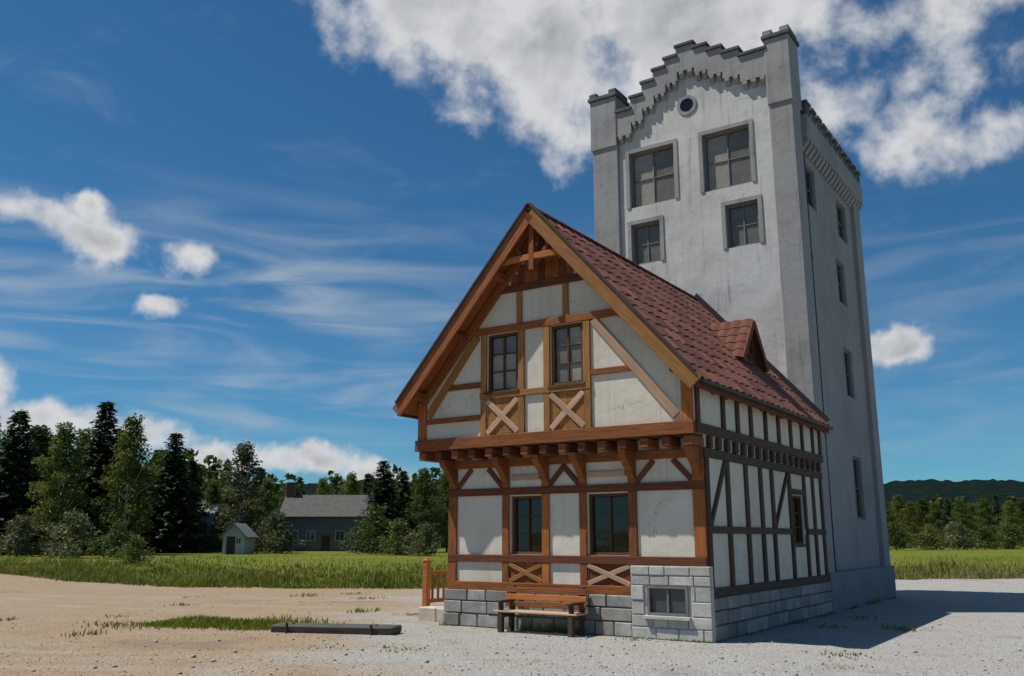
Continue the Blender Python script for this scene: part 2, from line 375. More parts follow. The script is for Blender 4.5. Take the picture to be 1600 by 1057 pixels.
def ragged(pts, step=0.7, amp=0.35, closed=True):
    out = []
    n = len(pts)
    for i in range(n):
        a = Vector(pts[i]); b = Vector(pts[(i + 1) % n]); d = b - a; L = d.length; nn = Vector((-d.y, d.x)) / max(L, 1e-6)
        for k in range(max(1, int(L / step))):
            t = k * step / L; p = a + d * t
            w = amp * (math.sin(p.x * 1.7 + p.y * 0.9) + 0.7 * math.sin(p.x * 3.9 - p.y * 2.3)) + random.uniform(-amp, amp) * 0.6
            q = p + nn * w; out.append((q.x, q.y))
    return out
lot = [(-70, 6), (-70, 72), (-46, 60), (-27.5, 49.5), (-20, 41), (-13.5, 35.5), (-8, 34.2), (-3.5, 34), (4, 35), (11, 38.5), (17, 41.5), (24, 42.5), (40, 43), (70, 44), (70, -30), (-70, -30)]
sheet('gravel_yard', ragged(lot), 0.0, GRAVEL)

# house frame: x to the right along the front, y into the building, z up; its origin is the front right corner
HO = Vector((3.54, 16.68, 0)); HR = R(-33.8)
HM = Matrix.Translation(HO) @ Matrix.Rotation(HR, 4, 'Z')
FN = (0, -1, 0); SN = (1, 0, 0)

# ------------------------------------------------------------------ windows shared by house and tower
def window_front(parent, x0, x1, z0, z1, y, frame_m, glass_m, cols=2, rows=2, depth=0.09, fw=0.055, sill=True, curtain=0.0, split=None):
    w = empty('window', ((x0 + x1) / 2, y, z0), 0, parent)
    W = (x1 - x0) / 2; H = z1 - z0
    fr = MB().box(-W, W, -0.03, depth, 0, fw).box(-W, W, -0.03, depth, H - fw, H).box(-W, -W + fw, -0.03, depth, fw, H - fw).box(W - fw, W, -0.03, depth, fw, H - fw)
    fr.build('frame', frame_m, w)
    iw = 2 * (W - fw)
    for c in range(1, cols):
        xx = -W + fw + iw * c / cols; box_obj('mullion', xx - 0.02, xx + 0.02, 0.0, depth - 0.01, fw + .001, H - fw - .001, frame_m, w, 0.003)
    for r in range(1, rows):
        zz = fw + (H - 2 * fw) * r / rows
        for c in range(cols):
            a = -W + fw + iw * c / cols + 0.022; b = -W + fw + iw * (c + 1) / cols - 0.022
            box_obj('glazing_bar', a, b, 0.008, depth - 0.02, zz - 0.013, zz + 0.013, frame_m, w, 0.002)
    for c in range(cols):
        for r in range(rows):
            a = -W + fw + iw * c / cols + 0.021; b = -W + fw + iw * (c + 1) / cols - 0.021
            q0 = fw + (H - 2 * fw) * r / rows + 0.014; q1 = fw + (H - 2 * fw) * (r + 1) / rows - 0.014
            gm = glass_m[(c + r * cols) % len(glass_m)] if isinstance(glass_m, (list, tuple)) else glass_m
            pane = MB().box(-(b - a) / 2, (b - a) / 2, 0, 0.006, -(q1 - q0) / 2, (q1 - q0) / 2).build('pane', gm, w)
            pane.location = ((a + b) / 2, 0.04, (q0 + q1) / 2); pane.rotation_euler = (random.uniform(-.012, .012), 0, random.uniform(-.012, .012))
    if sill: box_obj('sill', -W - 0.06, W + 0.06, -0.11, 0.05, -0.06, -0.002, frame_m if sill is True else sill, w, 0.006)
    return w
def window_side(parent, y0, y1, z0, z1, x, *a, **k):
    w = window_front(parent, -(y1 - y0) / 2, (y1 - y0) / 2, z0, z1, 0, *a, **k)
    w.location = (x, (y0 + y1) / 2, z0); w.rotation_euler = (0, 0, R(90)); return w

# ================================================================== half-timbered house
house = tag(empty('half_timbered_house', HO, HR), 'small half-timbered house with cream plaster, brown beams and steep maroon tiled gable roof', 'house')
XC, RZ, SL = -3.2, 8.52, 1.12            # ridge line and slope of the roof
def rz(x): return RZ - SL * abs(x - XC)
D = 7.86
# plinth with its stones
plinth = MB().box(-5.93, 0.03, -0.03, D - 0.02, -0.3, 0.74).build('plinth', MORTAR, house)
def courses(a, b, gaps, put):
    zs = [0.0, 0.27, 0.52, 0.755]
    for z0, z1 in zip(zs, zs[1:]):
        t = a
        while t < b - 0.05:
            L = random.uniform(0.34, 0.72)
            if b - t - L < 0.25: L = b - t
            if not any(t + L > g0 + .02 and t < g1 - .02 for g0, g1 in gaps): put(t + 0.012, t + L - 0.012, z0 + 0.011, z1 - 0.011)
            else:
                for g0, g1 in gaps:
                    if t < g0 - .1 and t + L > g0: put(t + 0.012, g0 - 0.012, z0 + .011, z1 - .011)
                    if t < g1 and t + L > g1 + .1: put(g1 + 0.012, t + L - 0.012, z0 + .011, z1 - .011)
            t += L
courses(-5.97, -1.5, [], lambda a, b, c, d: box_obj('stone', a, b, -0.075 - random.uniform(0, .025), 0.0, c, d, STONE, plinth, 0.014, 0.006))
courses(0.0, D - 0.05, [], lambda a, b, c, d: box_obj('stone', 0.0, 0.075 + random.uniform(0, .025), a, b, c, d, STONE, plinth, 0.014, 0.006))
courses(0.0, D - 0.05, [], lambda a, b, c, d: box_obj('stone', -5.98 - random.uniform(0, .025), -5.9, a, b, c, d, STONE, plinth, 0.014, 0.006))
# pale rendered bay with the cellar window
bay = MB().box(-1.5, 0.085, -0.10, 0.0, -0.3, 1.30).build('cellar_bay', mat('pale bay render', m_plaster((0.50, 0.49, 0.46), (0.33, 0.33, 0.325), 30, 0.5)), house)
cut(bay, [(-1.17, -0.36, -0.3, -0.03, 0.42, 0.95)])
STONE_P = mat('pale plinth stone', m_stone((0.33, 0.325, 0.30), (0.46, 0.45, 0.42), 0.3, 4))
for z0, z1 in ((0, .21), (.21, .42), (.42, .68), (.68, .95), (.95, 1.13), (1.13, 1.305)):
    x = -1.5
    while x < 0.08:
        L = random.uniform(.28, .5); x1 = min(x + L, 0.09)
        if 0.09 - x1 < .15: x1 = 0.09
        parts = [(x, x1)]
        if z0 > .4 and z1 < .96: parts = [(a, b) for a, b in ((x, min(x1, -1.23)), (max(x, -.30), x1)) if b - a > .06]
        for a, b in parts: box_obj('stone', a + .008, b - .008, -.125 - random.uniform(0, .015), -.06, z0 + .008, z1 - .008, STONE_P, bay, .012, .004)
        x = x1
window_front(bay, -1.17, -0.36, 0.42, 0.95, -0.105, FRAME_G, GLASS_B, 2, 1, 0.06, 0.05, STONE_P)
# ground floor wall
lower = MB().box(-5.9, 0.0, 0.0, D - 0.01, 0.74, 3.686).build('lower_wall', PL_H, house)
W1 = (-4.30, -3.52, 1.48, 2.66); W2 = (-2.46, -1.56, 1.48, 2.66)
cut(lower, [(W1[0], W1[1], -0.2, 0.3, W1[2], W1[3]), (W2[0], W2[1], -0.2, 0.3, W2[2], W2[3]), (-0.3, 0.2, 5.2, 6.15, 1.66, 2.78)])
window_front(lower, *W1, 0.10, FRAME, GLASS, 2, 3)
window_front(lower, *W2, 0.10, FRAME, GLASS, 2, 3)
window_side(lower, 5.2, 6.15, 1.66, 2.78, -0.08, FRAME, GLASS, 2, 3)
TF = 0.07
def fb(par, p, q, w, m, y=0.0, d=TF, lift=0.0):     # timber on the front: stands 35 mm proud of plaster, lift for the order of crossing
    return beam('timber', (p[0], y - 0.012 - lift, p[1]), (q[0], y - 0.012 - lift, q[1]), w, d, FN, m, par)
def sb(par, p, q, w, m, x=0.0, d=TF, lift=0.0):
    return beam('timber', (x + 0.012 + lift, p[0], p[1]), (x + 0.012 + lift, q[0], q[1]), w, d, SN, m, par)
def xpanel(par, x0, x1, z0, z1, y, m, w=0.10, fill=None):
    n = 4
    for k in range(n):
        a = x0 + (x1 - x0) * k / n; b = x0 + (x1 - x0) * (k + 1) / n
        box_obj('infill_board', a + .003, b - .003, y - 0.012, y + 0.02, z0 - .04, z1 + .04, fill or WOOD, par, 0.003)
    fb(par, (x0, z0), (x1, z1), w, m, y); fb(par, (x0, z1), (x1, z0), w, m, y, lift=0.004)
fb(lower, (-5.9, 0.83), (-1.5, 0.83), 0.17, WOOD, lift=0.012)                          # sole plate
fb(lower, (-5.9, 1.39), (0.0, 1.39), 0.15, WOOD_R, lift=0.010)                          # rail under the windows
fb(lower, (-5.9, 2.76), (0.0, 2.76), 0.15, WOOD_R, lift=0.010)                          # rail over the windows
fb(lower, (-5.9, 3.36), (0.0, 3.36), 0.17, WOOD, lift=0.012)
for x, w, m in ((-5.79, 0.22, WOOD), (-4.40, 0.17, WOOD), (-3.42, 0.17, WOOD_O), (-2.55, 0.16, WOOD), (-1.46, 0.17, WOOD), (-0.11, 0.23, WOOD_O)):
    for z0, z1 in ((0.915, 1.315), (1.465, 2.685), (2.835, 3.275)):
        if x > -1.5 and z0 < 1: continue
        fb(lower, (x, z0), (x, z1), w, m)
for a, b, m in ((-4.31, -3.51, WOOD_T), (-2.46, -1.55, WOOD_R)):
    xpanel(lower, a, b, 0.94, 1.29, 0.0, WOOD_T if m is WOOD_T else WOOD_L, 0.09, WOOD if m is WOOD_T else WOOD_R)
for x, s in ((-5.66, 1), (-4.5, -1), (-3.32, 1), (-2.65, -1), (-1.36, 1), (-0.24, -1)):   # small knee braces above the rail
    fb(lower, (x, 2.87), (x + 0.36 * s, 3.25), 0.10, WOOD_R)
for a, b in ((-4.26, -3.56), (-2.42, -1.6)):
    fb(lower, (a, 3.04), (b, 3.04), 0.11, WOOD_L, lift=0.003)
# right side, ground floor
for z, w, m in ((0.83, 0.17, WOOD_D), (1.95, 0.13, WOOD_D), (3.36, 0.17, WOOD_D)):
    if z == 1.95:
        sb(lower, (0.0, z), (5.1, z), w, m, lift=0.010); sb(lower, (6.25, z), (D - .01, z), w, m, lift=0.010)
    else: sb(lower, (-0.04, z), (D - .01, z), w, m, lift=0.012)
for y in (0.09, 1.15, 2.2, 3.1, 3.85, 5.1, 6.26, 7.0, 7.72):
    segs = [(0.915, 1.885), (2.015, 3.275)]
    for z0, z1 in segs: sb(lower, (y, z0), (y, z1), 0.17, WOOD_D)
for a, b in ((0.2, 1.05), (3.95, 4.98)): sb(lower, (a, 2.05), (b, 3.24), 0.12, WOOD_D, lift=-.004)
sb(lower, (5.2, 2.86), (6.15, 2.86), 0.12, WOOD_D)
# jetty: joist ends, brackets, sill beam
JY = -0.46
for i in range(15):
    x = -6.3 + i * 0.445
    box_obj('joist', x - 0.085, x + 0.085, JY - 0.05, 0.05 if x > -5.9 else 0.6, 3.46, 3.64, WOOD_R if i % 2 else WOOD, house, 0.012)
for x in (-5.79, -4.40, -3.42, -2.55, -1.46, -0.11):
    MB().prism_x([(-0.02, 2.86), (-0.02, 3.455), (JY, 3.455), (JY + .02, 3.34), (-0.20, 3.12)], x - 0.075, x + 0.075).build('bracket', WOOD, house, 0.008)
for i in range(11):
    y = 0.5 + i * 0.7
    box_obj('joist', -6.5, -5.88, y - 0.085, y + 0.085, 3.46, 3.64, WOOD, house, 0.012)
for i in range(17):
    y = 0.25 + i * 0.46
    box_obj('joist', -0.1, 0.085, y - 0.085, y + 0.085, 3.455, 3.675, WOOD_D, house, 0.012)  # dark joist ends added so the shaded side looks less pale
box_obj('jetty_board', -6.44, 0.02, JY + 0.04, -0.003, 3.645, 3.68, WOOD_D, house, 0.0)
# upper storey with gable
upper = MB().prism_y([(-6.45, 3.69), (0.05, 3.69), (0.05, rz(0.05) - 0.17), (XC, RZ - 0.17), (-6.45, rz(-6.45) - 0.17)], JY, D - 0.01).build('upper_wall', PL_H, house)
U1 = (-4.56, -3.80, 4.82, 6.06); U2 = (-2.98, -2.24, 4.82, 6.06)
cut(upper, [(U1[0], U1[1], -0.6, 0.0, U1[2], U1[3]), (U2[0], U2[1], -0.6, 0.0, U2[2], U2[3])])
window_front(upper, *U1, JY + 0.035, FRAME, [GLASS_T, GLASS_T, GLASS_T, GLASS_T, GLASS_U, GLASS_U], 2, 3)
window_front(upper, *U2, JY + 0.035, FRAME, [GLASS_U, GLASS_T, GLASS_U, GLASS_U, GLASS_U, GLASS_T], 2, 3)
ub = lambda *a, **k: fb(upper, *a, y=JY, **k)
ub((-6.47, 3.78), (0.07, 3.78), 0.24, WOOD, d=0.14, lift=0.02)                      # sill beam of the upper storey
ub((-4.75, 4.74), (-2.06, 4.74), 0.13, WOOD_T, lift=0.010)
ub((-5.05, 6.15), (-1.35, 6.15), 0.15, WOOD, lift=0.010)
ub((-4.32, 7.0), (-2.08, 7.0), 0.15, WOOD_R, lift=0.010)
for x, m in ((-4.66, WOOD_T), (-3.70, WOOD_T), (-3.08, WOOD_T), (-2.14, WOOD_T)):
    ub((x, 3.90), (x, 4.675), 0.15, m); ub((x, 4.805), (x, 6.075), 0.15, m)
for k in range(13):
    x = XC - 1.02 + k * 0.17; zt = rz(x) - 0.36 - .085 * SL
    if zt > 7.12: box_obj('gable_board', x - .082, x + .082, JY - 0.022, JY + .02, 7.078, zt, WOOD if k % 3 else WOOD_R, upper, 0.004)
ub((-3.75, 6.23), (-3.75, 6.92), 0.13, WOOD_T); ub((-2.62, 6.23), (-2.62, 6.92), 0.13, WOOD_T)
for a, b in ((-4.57, -3.79), (-2.99, -2.23)):
    xpanel(upper, a, b, 3.94, 4.64, JY, WOOD_L, 0.12, WOOD_T)
ub((-1.98, 6.06), (-0.28, 4.02), 0.17, WOOD_L, lift=0.005)
ub((-4.84, 6.06), (-6.16, 4.42), 0.17, WOOD_T, lift=0.005)
ub((-2.06, 5.0), (-1.1, 5.0), 0.12, WOOD); ub((-4.74, 5.0), (-5.68, 5.0), 0.12, WOOD)
ub((-6.33, 3.90), (-6.33, 4.66), 0.22, WOOD_O); ub((-0.07, 3.90), (-0.07, 4.66), 0.22, WOOD_O)
ub((-6.22, 4.3), (-4.74, 4.3), 0.11, WOOD)
for s in (-1, 1):                                                                    # rafters against the gable wall
    x0 = XC + s * 3.15; x1 = XC + s * 0.10
    ub((x0, rz(x0) - 0.30), (x1, rz(x1) - 0.30), 0.20, WOOD, lift=0.014)
# right side of the upper storey
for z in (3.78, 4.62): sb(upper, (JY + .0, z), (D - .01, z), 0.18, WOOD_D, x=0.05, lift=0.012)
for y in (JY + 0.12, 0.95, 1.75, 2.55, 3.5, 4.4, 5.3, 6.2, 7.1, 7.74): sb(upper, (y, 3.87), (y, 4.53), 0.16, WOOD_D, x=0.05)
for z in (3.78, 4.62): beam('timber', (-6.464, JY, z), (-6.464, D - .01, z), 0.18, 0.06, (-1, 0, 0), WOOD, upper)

# roof
EV, GF = 3.48, -0.90                                     # half width to the eaves, front verge
roofpoly = lambda t0, t1: [(XC - EV, rz(XC - EV) - t1), (XC, RZ - t1), (XC + EV, rz(XC + EV) - t1), (XC + EV, rz(XC + EV) - t0), (XC, RZ - t0), (XC - EV, rz(XC - EV) - t0)]
roof = MB().prism_y(roofpoly(0.0, 0.12), GF, D - 0.004).build('roof', WOOD, house)
ang = math.atan(SL); SLEN = EV / math.cos(ang)
def tile_mesh(w, l):
    n = 6; top = []
    for k in (0, 1):
        for i in range(n + 1):
            u = i / n; top.append((-w / 2 + w * u, -l * k, 0.026 * math.sin(math.pi * (u * 1.35 - .1)) + (0.018 if k else 0.0)))
    bot = [(x, y, z - 0.016) for x, y, z in top]; N = n + 1
    fs = [(i, i + N, i + N + 1, i + 1) for i in range(n)]
    fs += [(2 * N + i + 1, 2 * N + i + N + 1, 2 * N + i + N, 2 * N + i) for i in range(n)]
    fs += [(N + i, 3 * N + i, 3 * N + i + 1, N + i + 1) for i in range(n)]
    fs += [(0, 2 * N, 3 * N, N), (n, N + n, 3 * N + n, 2 * N + n)]
    me = bpy.data.meshes.new('roof_tile'); me.from_pydata(top + bot, [], fs)
    bm = bmesh.new(); bm.from_mesh(me); bmesh.ops.recalc_face_normals(bm, faces=bm.faces[:]); bm.to_mesh(me); bm.free()
    me.materials.append(TILE)
    for p in me.polygons: p.use_smooth = False
    return me
NC, NRW = 24, 12
TW = (D - GF) / NC; TL = SLEN / NRW
tm = tile_mesh(TW * 0.985, TL * 1.12)
DY, DW, DZ, DX = 5.5, 0.74, 7.12, -0.95                # dormer: centre along the roof, half width, ridge height, gable plane
def slope_matrix(y, s, side, lift):
    """tile whose upper edge lies s down the slope from the ridge"""
    X = Vector((0, 1 * side, 0)); Y = Vector((-side * math.cos(ang), 0, math.sin(ang))); Z = X.cross(Y)
    p = Vector((XC + side * s * math.cos(ang), y, RZ - s * math.sin(ang))) + Z * lift
    m4 = Matrix((X, Y, Z)).transposed().to_4x4(); m4.translation = p; return m4
lv, lf = [], []
for side in (1, -1):
    for r in range(NRW):
        for c in range(NC):
            y = GF + (c + 0.5) * TW; s = r * TL
            zt = RZ - (s + TL * .6) * math.sin(ang)
            m4 = slope_matrix(y, s - 0.02, side, 0.026) @ Matrix.Rotation(random.gauss(0, .018), 4, 'Z') @ Matrix.Rotation(random.gauss(0, .012), 4, 'Y') @ Matrix.Translation((0, random.gauss(0, .012), random.uniform(-.002, .007)))
            if random.random() < .03: m4 = m4 @ Matrix.Translation((0, -random.uniform(.03, .07), .004)) @ Matrix.Rotation(random.uniform(-.06, .06), 4, 'Z')
            if side == 1:
                if XC + (s + TL / 2) * math.cos(ang) > XC + (RZ - DZ) / SL + .1 and XC + (s + TL * .5) * math.cos(ang) < DX and abs(y - DY) < min(DW * 0.92, DW * 1.05 * (DZ - zt) / 1.5 + .1): continue
                o = bpy.data.objects.new('roof_tile', tm); col.objects.link(o); o.parent = roof; o.matrix_basis = m4
            else:
                b = len(lv); lv += [tuple(m4 @ v.co) for v in tm.vertices]; lf += [[b + i for i in p.vertices] for p in tm.polygons]
me = bpy.data.meshes.new('tile_field'); me.from_pydata(lv, [], lf)
tag(link('tile_field', me, TILE, roof), kind='stuff')
hc = MB()
for i in range(22):
    y0 = GF - 0.02 + i * (D - GF) / 22; y1 = y0 + (D - GF) / 22 + 0.03
    if y1 > D - .01: y1 = D - .01
    o = MB()
    n = 6; vs_ = []
    for k, yy in enumerate((y0, y1)):
        rr = 0.13 - 0.012 * k
        for j in range(n + 1):
            a = math.pi * j / n; vs_.append((XC + rr * math.cos(a), yy, RZ - 0.02 + rr * 0.8 * math.sin(a)))
    o.add(vs_, [(j, j + 1, n + 2 + j, n + 1 + j) for j in range(n)] + [list(range(n + 1)), list(range(2 * n + 1, n, -1))])
    o.build('ridge_tile', TILE, roof)
# bargeboards, fascia, rafter tails
for s, m in ((1, WOOD_T), (-1, WOOD)):
    a = (XC + s * (EV + .02), GF - 0.035, rz(XC + EV + .02) - 0.10); b = (XC, GF - 0.035, RZ - 0.10)
    n = (0, -1, 0)
    beam('bargeboard', a, b, 0.30, 0.05, n, m, roof)
    beam('verge_strip', (a[0] + .0, GF - 0.05, a[2] + 0.21), (b[0] + s * 0.02, GF - 0.05, b[2] + 0.21), 0.05, 0.10, n, WOOD_D, roof)
    beam('fascia', (XC + s * (EV + .018), GF, rz(XC + EV) - 0.09), (XC + s * (EV + .018), D - .01, rz(XC + EV) - 0.09), 0.20, 0.03, (s, 0, 0), WOOD_R, roof)
    for i in range(12):
        y = 0.05 + i * 0.69
        xa, xb = XC + s * 3.2, XC + s * (EV - .005)
        beam('rafter_tail', (xa, y, rz(xa) - 0.185), (xb, y, rz(xb) - 0.185), 0.09, 0.11, (s * math.sin(ang), 0, math.cos(ang)), WOOD, roof)
    for z in (5.1, 6.3, 7.5):                         # purlin ends under the verge
        x = XC + s * ((RZ - z) / SL)
        box_obj('purlin', x - 0.08, x + 0.08, GF + 0.02, JY + 0.02, z - 0.33, z - 0.17, WOOD, roof, 0.008)
# lead flashing where the roof meets the tower
for s in (-1, 1):
    beam('flashing', (XC + s * 0.02, D - .03, RZ + .10), (XC + s * EV, D - .03, rz(XC + EV) + .10), 0.22, 0.02, FN, METAL, roof)
# ornamental truss in the peak
truss = box_obj('peak_truss', XC - 0.06, XC + 0.06, GF + 0.02, GF + 0.12, 7.22, 8.3, WOOD, roof, 0.008)
hw = (RZ - .2 - 7.5) / SL
beam('truss_tie', (-hw, -.004, -.26), (hw, -.004, -.26), 0.13, 0.08, FN, WOOD_O, truss)
for s in (-1, 1): beam('truss_brace', (0, 0.02, -.5), (s * 0.42, 0.02, 0.0), 0.10, 0.06, FN, WOOD_R, truss)
# gutter on the right
g = MB(); ng = 7; vs_ = []
for yy in (GF, D - .02):
    for rad in (0.062, 0.054):
        for j in range(ng + 1):
            a = math.pi + math.pi * j / ng; vs_.append((XC + EV + 0.10 + rad * math.cos(a), yy, rz(XC + EV) - 0.05 + rad * math.sin(a)))
q = ng + 1
g.add(vs_, [(j, j + 1, 2 * q + j + 1, 2 * q + j) for j in range(ng)] + [(q + j + 1, q + j, 3 * q + j, 3 * q + j + 1) for j in range(ng)])
g.build('gutter', METAL, roof)

# dormer on the right-hand slope
dz0 = rz(DX)
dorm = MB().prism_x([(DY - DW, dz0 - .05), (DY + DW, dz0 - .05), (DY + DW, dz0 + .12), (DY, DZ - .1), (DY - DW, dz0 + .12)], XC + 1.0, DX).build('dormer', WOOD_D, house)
dr_h = DZ; eh = dz0 + 0.02; dsl = (dr_h - eh) / (DW + 0.16)
for s in (-1, 1):
    xr = XC + (RZ - dr_h) / SL - 0.05
    xe = XC + (RZ - eh) / SL - 0.05
    ov = 0.22
    top = [(xr, DY, dr_h), (DX + ov, DY, dr_h), (DX + ov, DY + s * (DW + .16), eh), (xe, DY + s * (DW + .16), eh)]
    o = MB(); o.add(top + [(x, y, z - 0.09) for x, y, z in top], [(0, 1, 2, 3), (7, 6, 5, 4), (0, 4, 5, 1), (1, 5, 6, 2), (2, 6, 7, 3), (3, 7, 4, 0)])
    slab = o.build('dormer_roof', WOOD_D, dorm)
    # dormer tiles: rows down the slope, joined because they are smaller than the main roof's
    dv, df = [], []
    L = math.hypot(DW + .16, dr_h - eh); dang = math.atan2(dr_h - eh, DW + .16); nr = 5; tl = L / nr
    Y = Vector((0, -s * math.cos(dang), math.sin(dang))); X = Vector((-s, 0, 0)); Z = X.cross(Y)
    dm = tile_mesh(0.27, tl * 1.1)
    for r in range(nr):
        xs0 = xr + (xe - xr) * (r + .6) / nr; nn = int((DX + ov - xs0) / 0.275)
        for c in range(nn + 1):
            x = DX + ov - 0.137 - c * 0.275
            m4 = Matrix((X, Y, Z)).transposed().to_4x4(); m4.translation = Vector((x, DY + s * r * tl * math.cos(dang), dr_h - r * tl * math.sin(dang))) + Z * 0.024
            b = len(dv); dv += [tuple(m4 @ v.co) for v in dm.vertices]; df += [[b + i for i in p.vertices] for p in dm.polygons]
    me = bpy.data.meshes.new('tile_field'); me.from_pydata(dv, [], df); tag(link('tile_field', me, TILE, dorm), kind='stuff')
    beam('bargeboard', (DX + ov + .02, DY, dr_h - .07), (DX + ov + .02, DY + s * (DW + .16), eh - .07), 0.16, 0.04, SN, WOOD_R, dorm)
for k in range(6):
    y = DY - 0.5 + k * 0.2; zt = DZ - .22 - (abs(y - DY) + .09) * dsl
    if zt < dz0 + .1: continue
    box_obj('cladding_board', DX + .001, DX + 0.025, y - 0.094, y + 0.094, dz0 + .03, zt, WOOD_D, dorm, 0.003)
dw = window_side(dorm, DY - 0.28, DY + 0.28, dz0 + 0.22, dz0 + 0.78, DX + 0.06, FRAME, GLASS, 2, 1, 0.03, 0.04, False)

# ================================================================== tower
tower = tag(empty('crenellated_tower', HO, HR), 'tall pale grey rendered tower with stepped battlements behind the half-timbered house', 'tower')
TX0, TX1, TY0, TY1 = -6.40, 0.0, D, 15.30
PW = 0.14
core = MB().box(TX0 + PW, TX1 - PW, TY0 + PW, TY1 - PW, -0.3, 13.6).build('wall', PL_P, tower)  # grey body tone also puts some of the side's shade into colour
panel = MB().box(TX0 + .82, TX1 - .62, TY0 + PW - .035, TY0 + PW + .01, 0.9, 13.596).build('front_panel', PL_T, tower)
TWN = [(-5.17, -3.68, 11.75, 13.55), (-2.76, -1.32, 11.75, 13.55), (-5.17, -4.22, 9.9, 11.2), (-2.16, -1.20, 9.9, 11.2)]
TSN = [(8.95, 10.15, 11.25, 12.55), (12.6, 13.8, 11.25, 12.55), (12.0, 13.0, 8.95, 10.35), (12.0, 13.0, 6.0, 7.5), (12.0, 13.05, 2.35, 4.2)]
cut(core, [(a, b, TY0 - .3, TY0 + PW + .3, c, d) for a, b, c, d in TWN[2:]] + [(a, b, TY0 - .3, TY0 + PW + .3, c, d) for a, b, c, d in TWN[:2]] + [(TX1 - PW - .3, TX1 + .3, a, b, c, d) for a, b, c, d in TSN])
cut(panel, [(a, b, TY0 - .3, TY0 + PW + .3, c, d) for a, b, c, d in TWN])
for i, (a, b, c, d) in enumerate(TWN):
    window_front(tower, a, b, c, d, TY0 + PW + 0.10, FRAME_G, [GLASS_T, GLASS_U] if i < 2 else GLASS_U, 2, 2, 0.08, 0.07, PL_P)
    # raised surround
    y = TY0 + PW - .035
    sr = MB().box(a - .12, b + .12, y - .03, y + .02, d, d + .12).box(a - .12, a, y - .03, y + .02, c - .0, d).box(b, b + .12, y - .03, y + .02, c, d)
    sr.build('window_surround', PL_P, tower)
for a, b, c, d in TSN:
    window_side(tower, a, b, c, d, TX1 - PW - 0.10, FRAME_G, GLASS, 2, 2, 0.08, 0.07, PL_P)
# corner pilasters
PWD = 0.88
for nm, (a, b, c, e) in dict(fl=(TX0, TX0 + PWD, TY0, TY0 + .8), fr=(TX1 - .68, TX1, TY0, TY0 + .75), br=(TX1 - .7, TX1, TY1 - .75, TY1), bl=(TX0, TX0 + .8, TY1 - .75, TY1)).items():
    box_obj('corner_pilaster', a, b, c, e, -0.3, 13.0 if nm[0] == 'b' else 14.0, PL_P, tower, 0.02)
# plinth of the tower
tp = MB().box(TX0 - .08, TX1 + .08, TY0 + .02, TY1 + .08, -0.3, 0.95).build('plinth', mat('tower plinth', m_plaster((0.22, 0.23, 0.25), (0.14, 0.15, 0.165), 22, 0.4)), tower, 0.02)
# stepped front battlement
XM = (TX0 + TX1) / 2
steps = [(-5.52, -5.02, 14.98), (-5.02, -4.62, 15.34), (-4.62, -4.22, 15.72), (-4.22, -3.82, 16.04), (-3.82, -3.42, 16.30), (-3.42, -2.86, 16.58),
         (-2.86, -2.44, 16.38), (-2.44, -1.98, 16.16), (-1.98, -1.46, 15.92), (-1.46, -0.67, 15.66)]
prof_top = []; prof_bot = []
for a, b, z in steps:
    prof_top += [(a, z), (b, z)]; prof_bot += [(a, z - 0.80), (b, z - 0.80)]
yf, yb = TY0 - 0.02, TY0 + 0.42
band_poly = prof_bot + prof_top[::-1]
MB().prism_y(band_poly, yf, yb).build('stepped_parapet', PL_P, tower)
# wall behind, below the stepped band
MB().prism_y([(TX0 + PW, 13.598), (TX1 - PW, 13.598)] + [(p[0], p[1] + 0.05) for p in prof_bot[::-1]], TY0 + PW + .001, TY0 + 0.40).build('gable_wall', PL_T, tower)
for a, b, z in steps:
    o = box_obj('coping', a - 0.04, b + 0.04, yf - 0.07, yb + 0.06, z + .002, z + 0.10, SLATE, tower, 0.012)
    n = max(2, round((b - a) / 0.30)); p = (b - a) / n
    for k in range(n):
        xx = a + (k + .5) * p
        MB().prism_x([(yf - .0, z - .802), (yf - .0, z - .90), (TY0 + .09, z - 1.02), (TY0 + PW + .01, z - 1.02), (TY0 + PW + .01, z - .802)], xx - p * .27, xx + p * .27).build('corbel', PL_P, tower, 0.006)
for a, b, z in ((TX0 - .05, TX0 + PWD, 15.72), (TX1 - .70, TX1 + .03, 16.06)):
    box_obj('corner_turret', a, b, TY0 - 0.05, TY0 + .85, 13.9, z - .12, PL_P, tower, 0.02)
    box_obj('coping', a - .05, b + .05, TY0 - 0.11, TY0 + .91, z - .118, z, SLATE, tower, 0.015)
    for k in (0, 1):
        w = 0.27; xx = a - .02 if k == 0 else b - w + .02
        box_obj('merlon', xx, xx + w, TY0 - 0.06, TY0 + .8, z + .001, z + .16, SLATE if a < -3 else PL_P, tower, 0.015)
# round opening in the gable
me = MB(); n = 16; rr = 0.32; cx, cz, yy = -3.2, 14.68, TY0 + PW - .03
vs_ = [(cx + r * math.cos(2 * math.pi * i / n), y, cz + r * math.sin(2 * math.pi * i / n)) for r, y in ((rr, yy), (rr, yy + .05), (rr - .10, yy), (rr - .10, yy + .05)) for i in range(n)]
me.add(vs_, [(i, (i + 1) % n, n + (i + 1) % n, n + i) for i in range(n)] + [(2 * n + i, 2 * n + (i + 1) % n, (i + 1) % n, i) for i in range(n)] + [(3 * n + i, 3 * n + (i + 1) % n, 2 * n + (i + 1) % n, 2 * n + i) for i in range(n)])
rw = me.build('round_window', PL_P, tower)
MB().add([(cx + (rr - .09) * math.cos(2 * math.pi * i / n), yy + .022, cz + (rr - .09) * math.sin(2 * math.pi * i / n)) for i in range(n)], [list(range(n))]).build('pane', GLASS, rw)
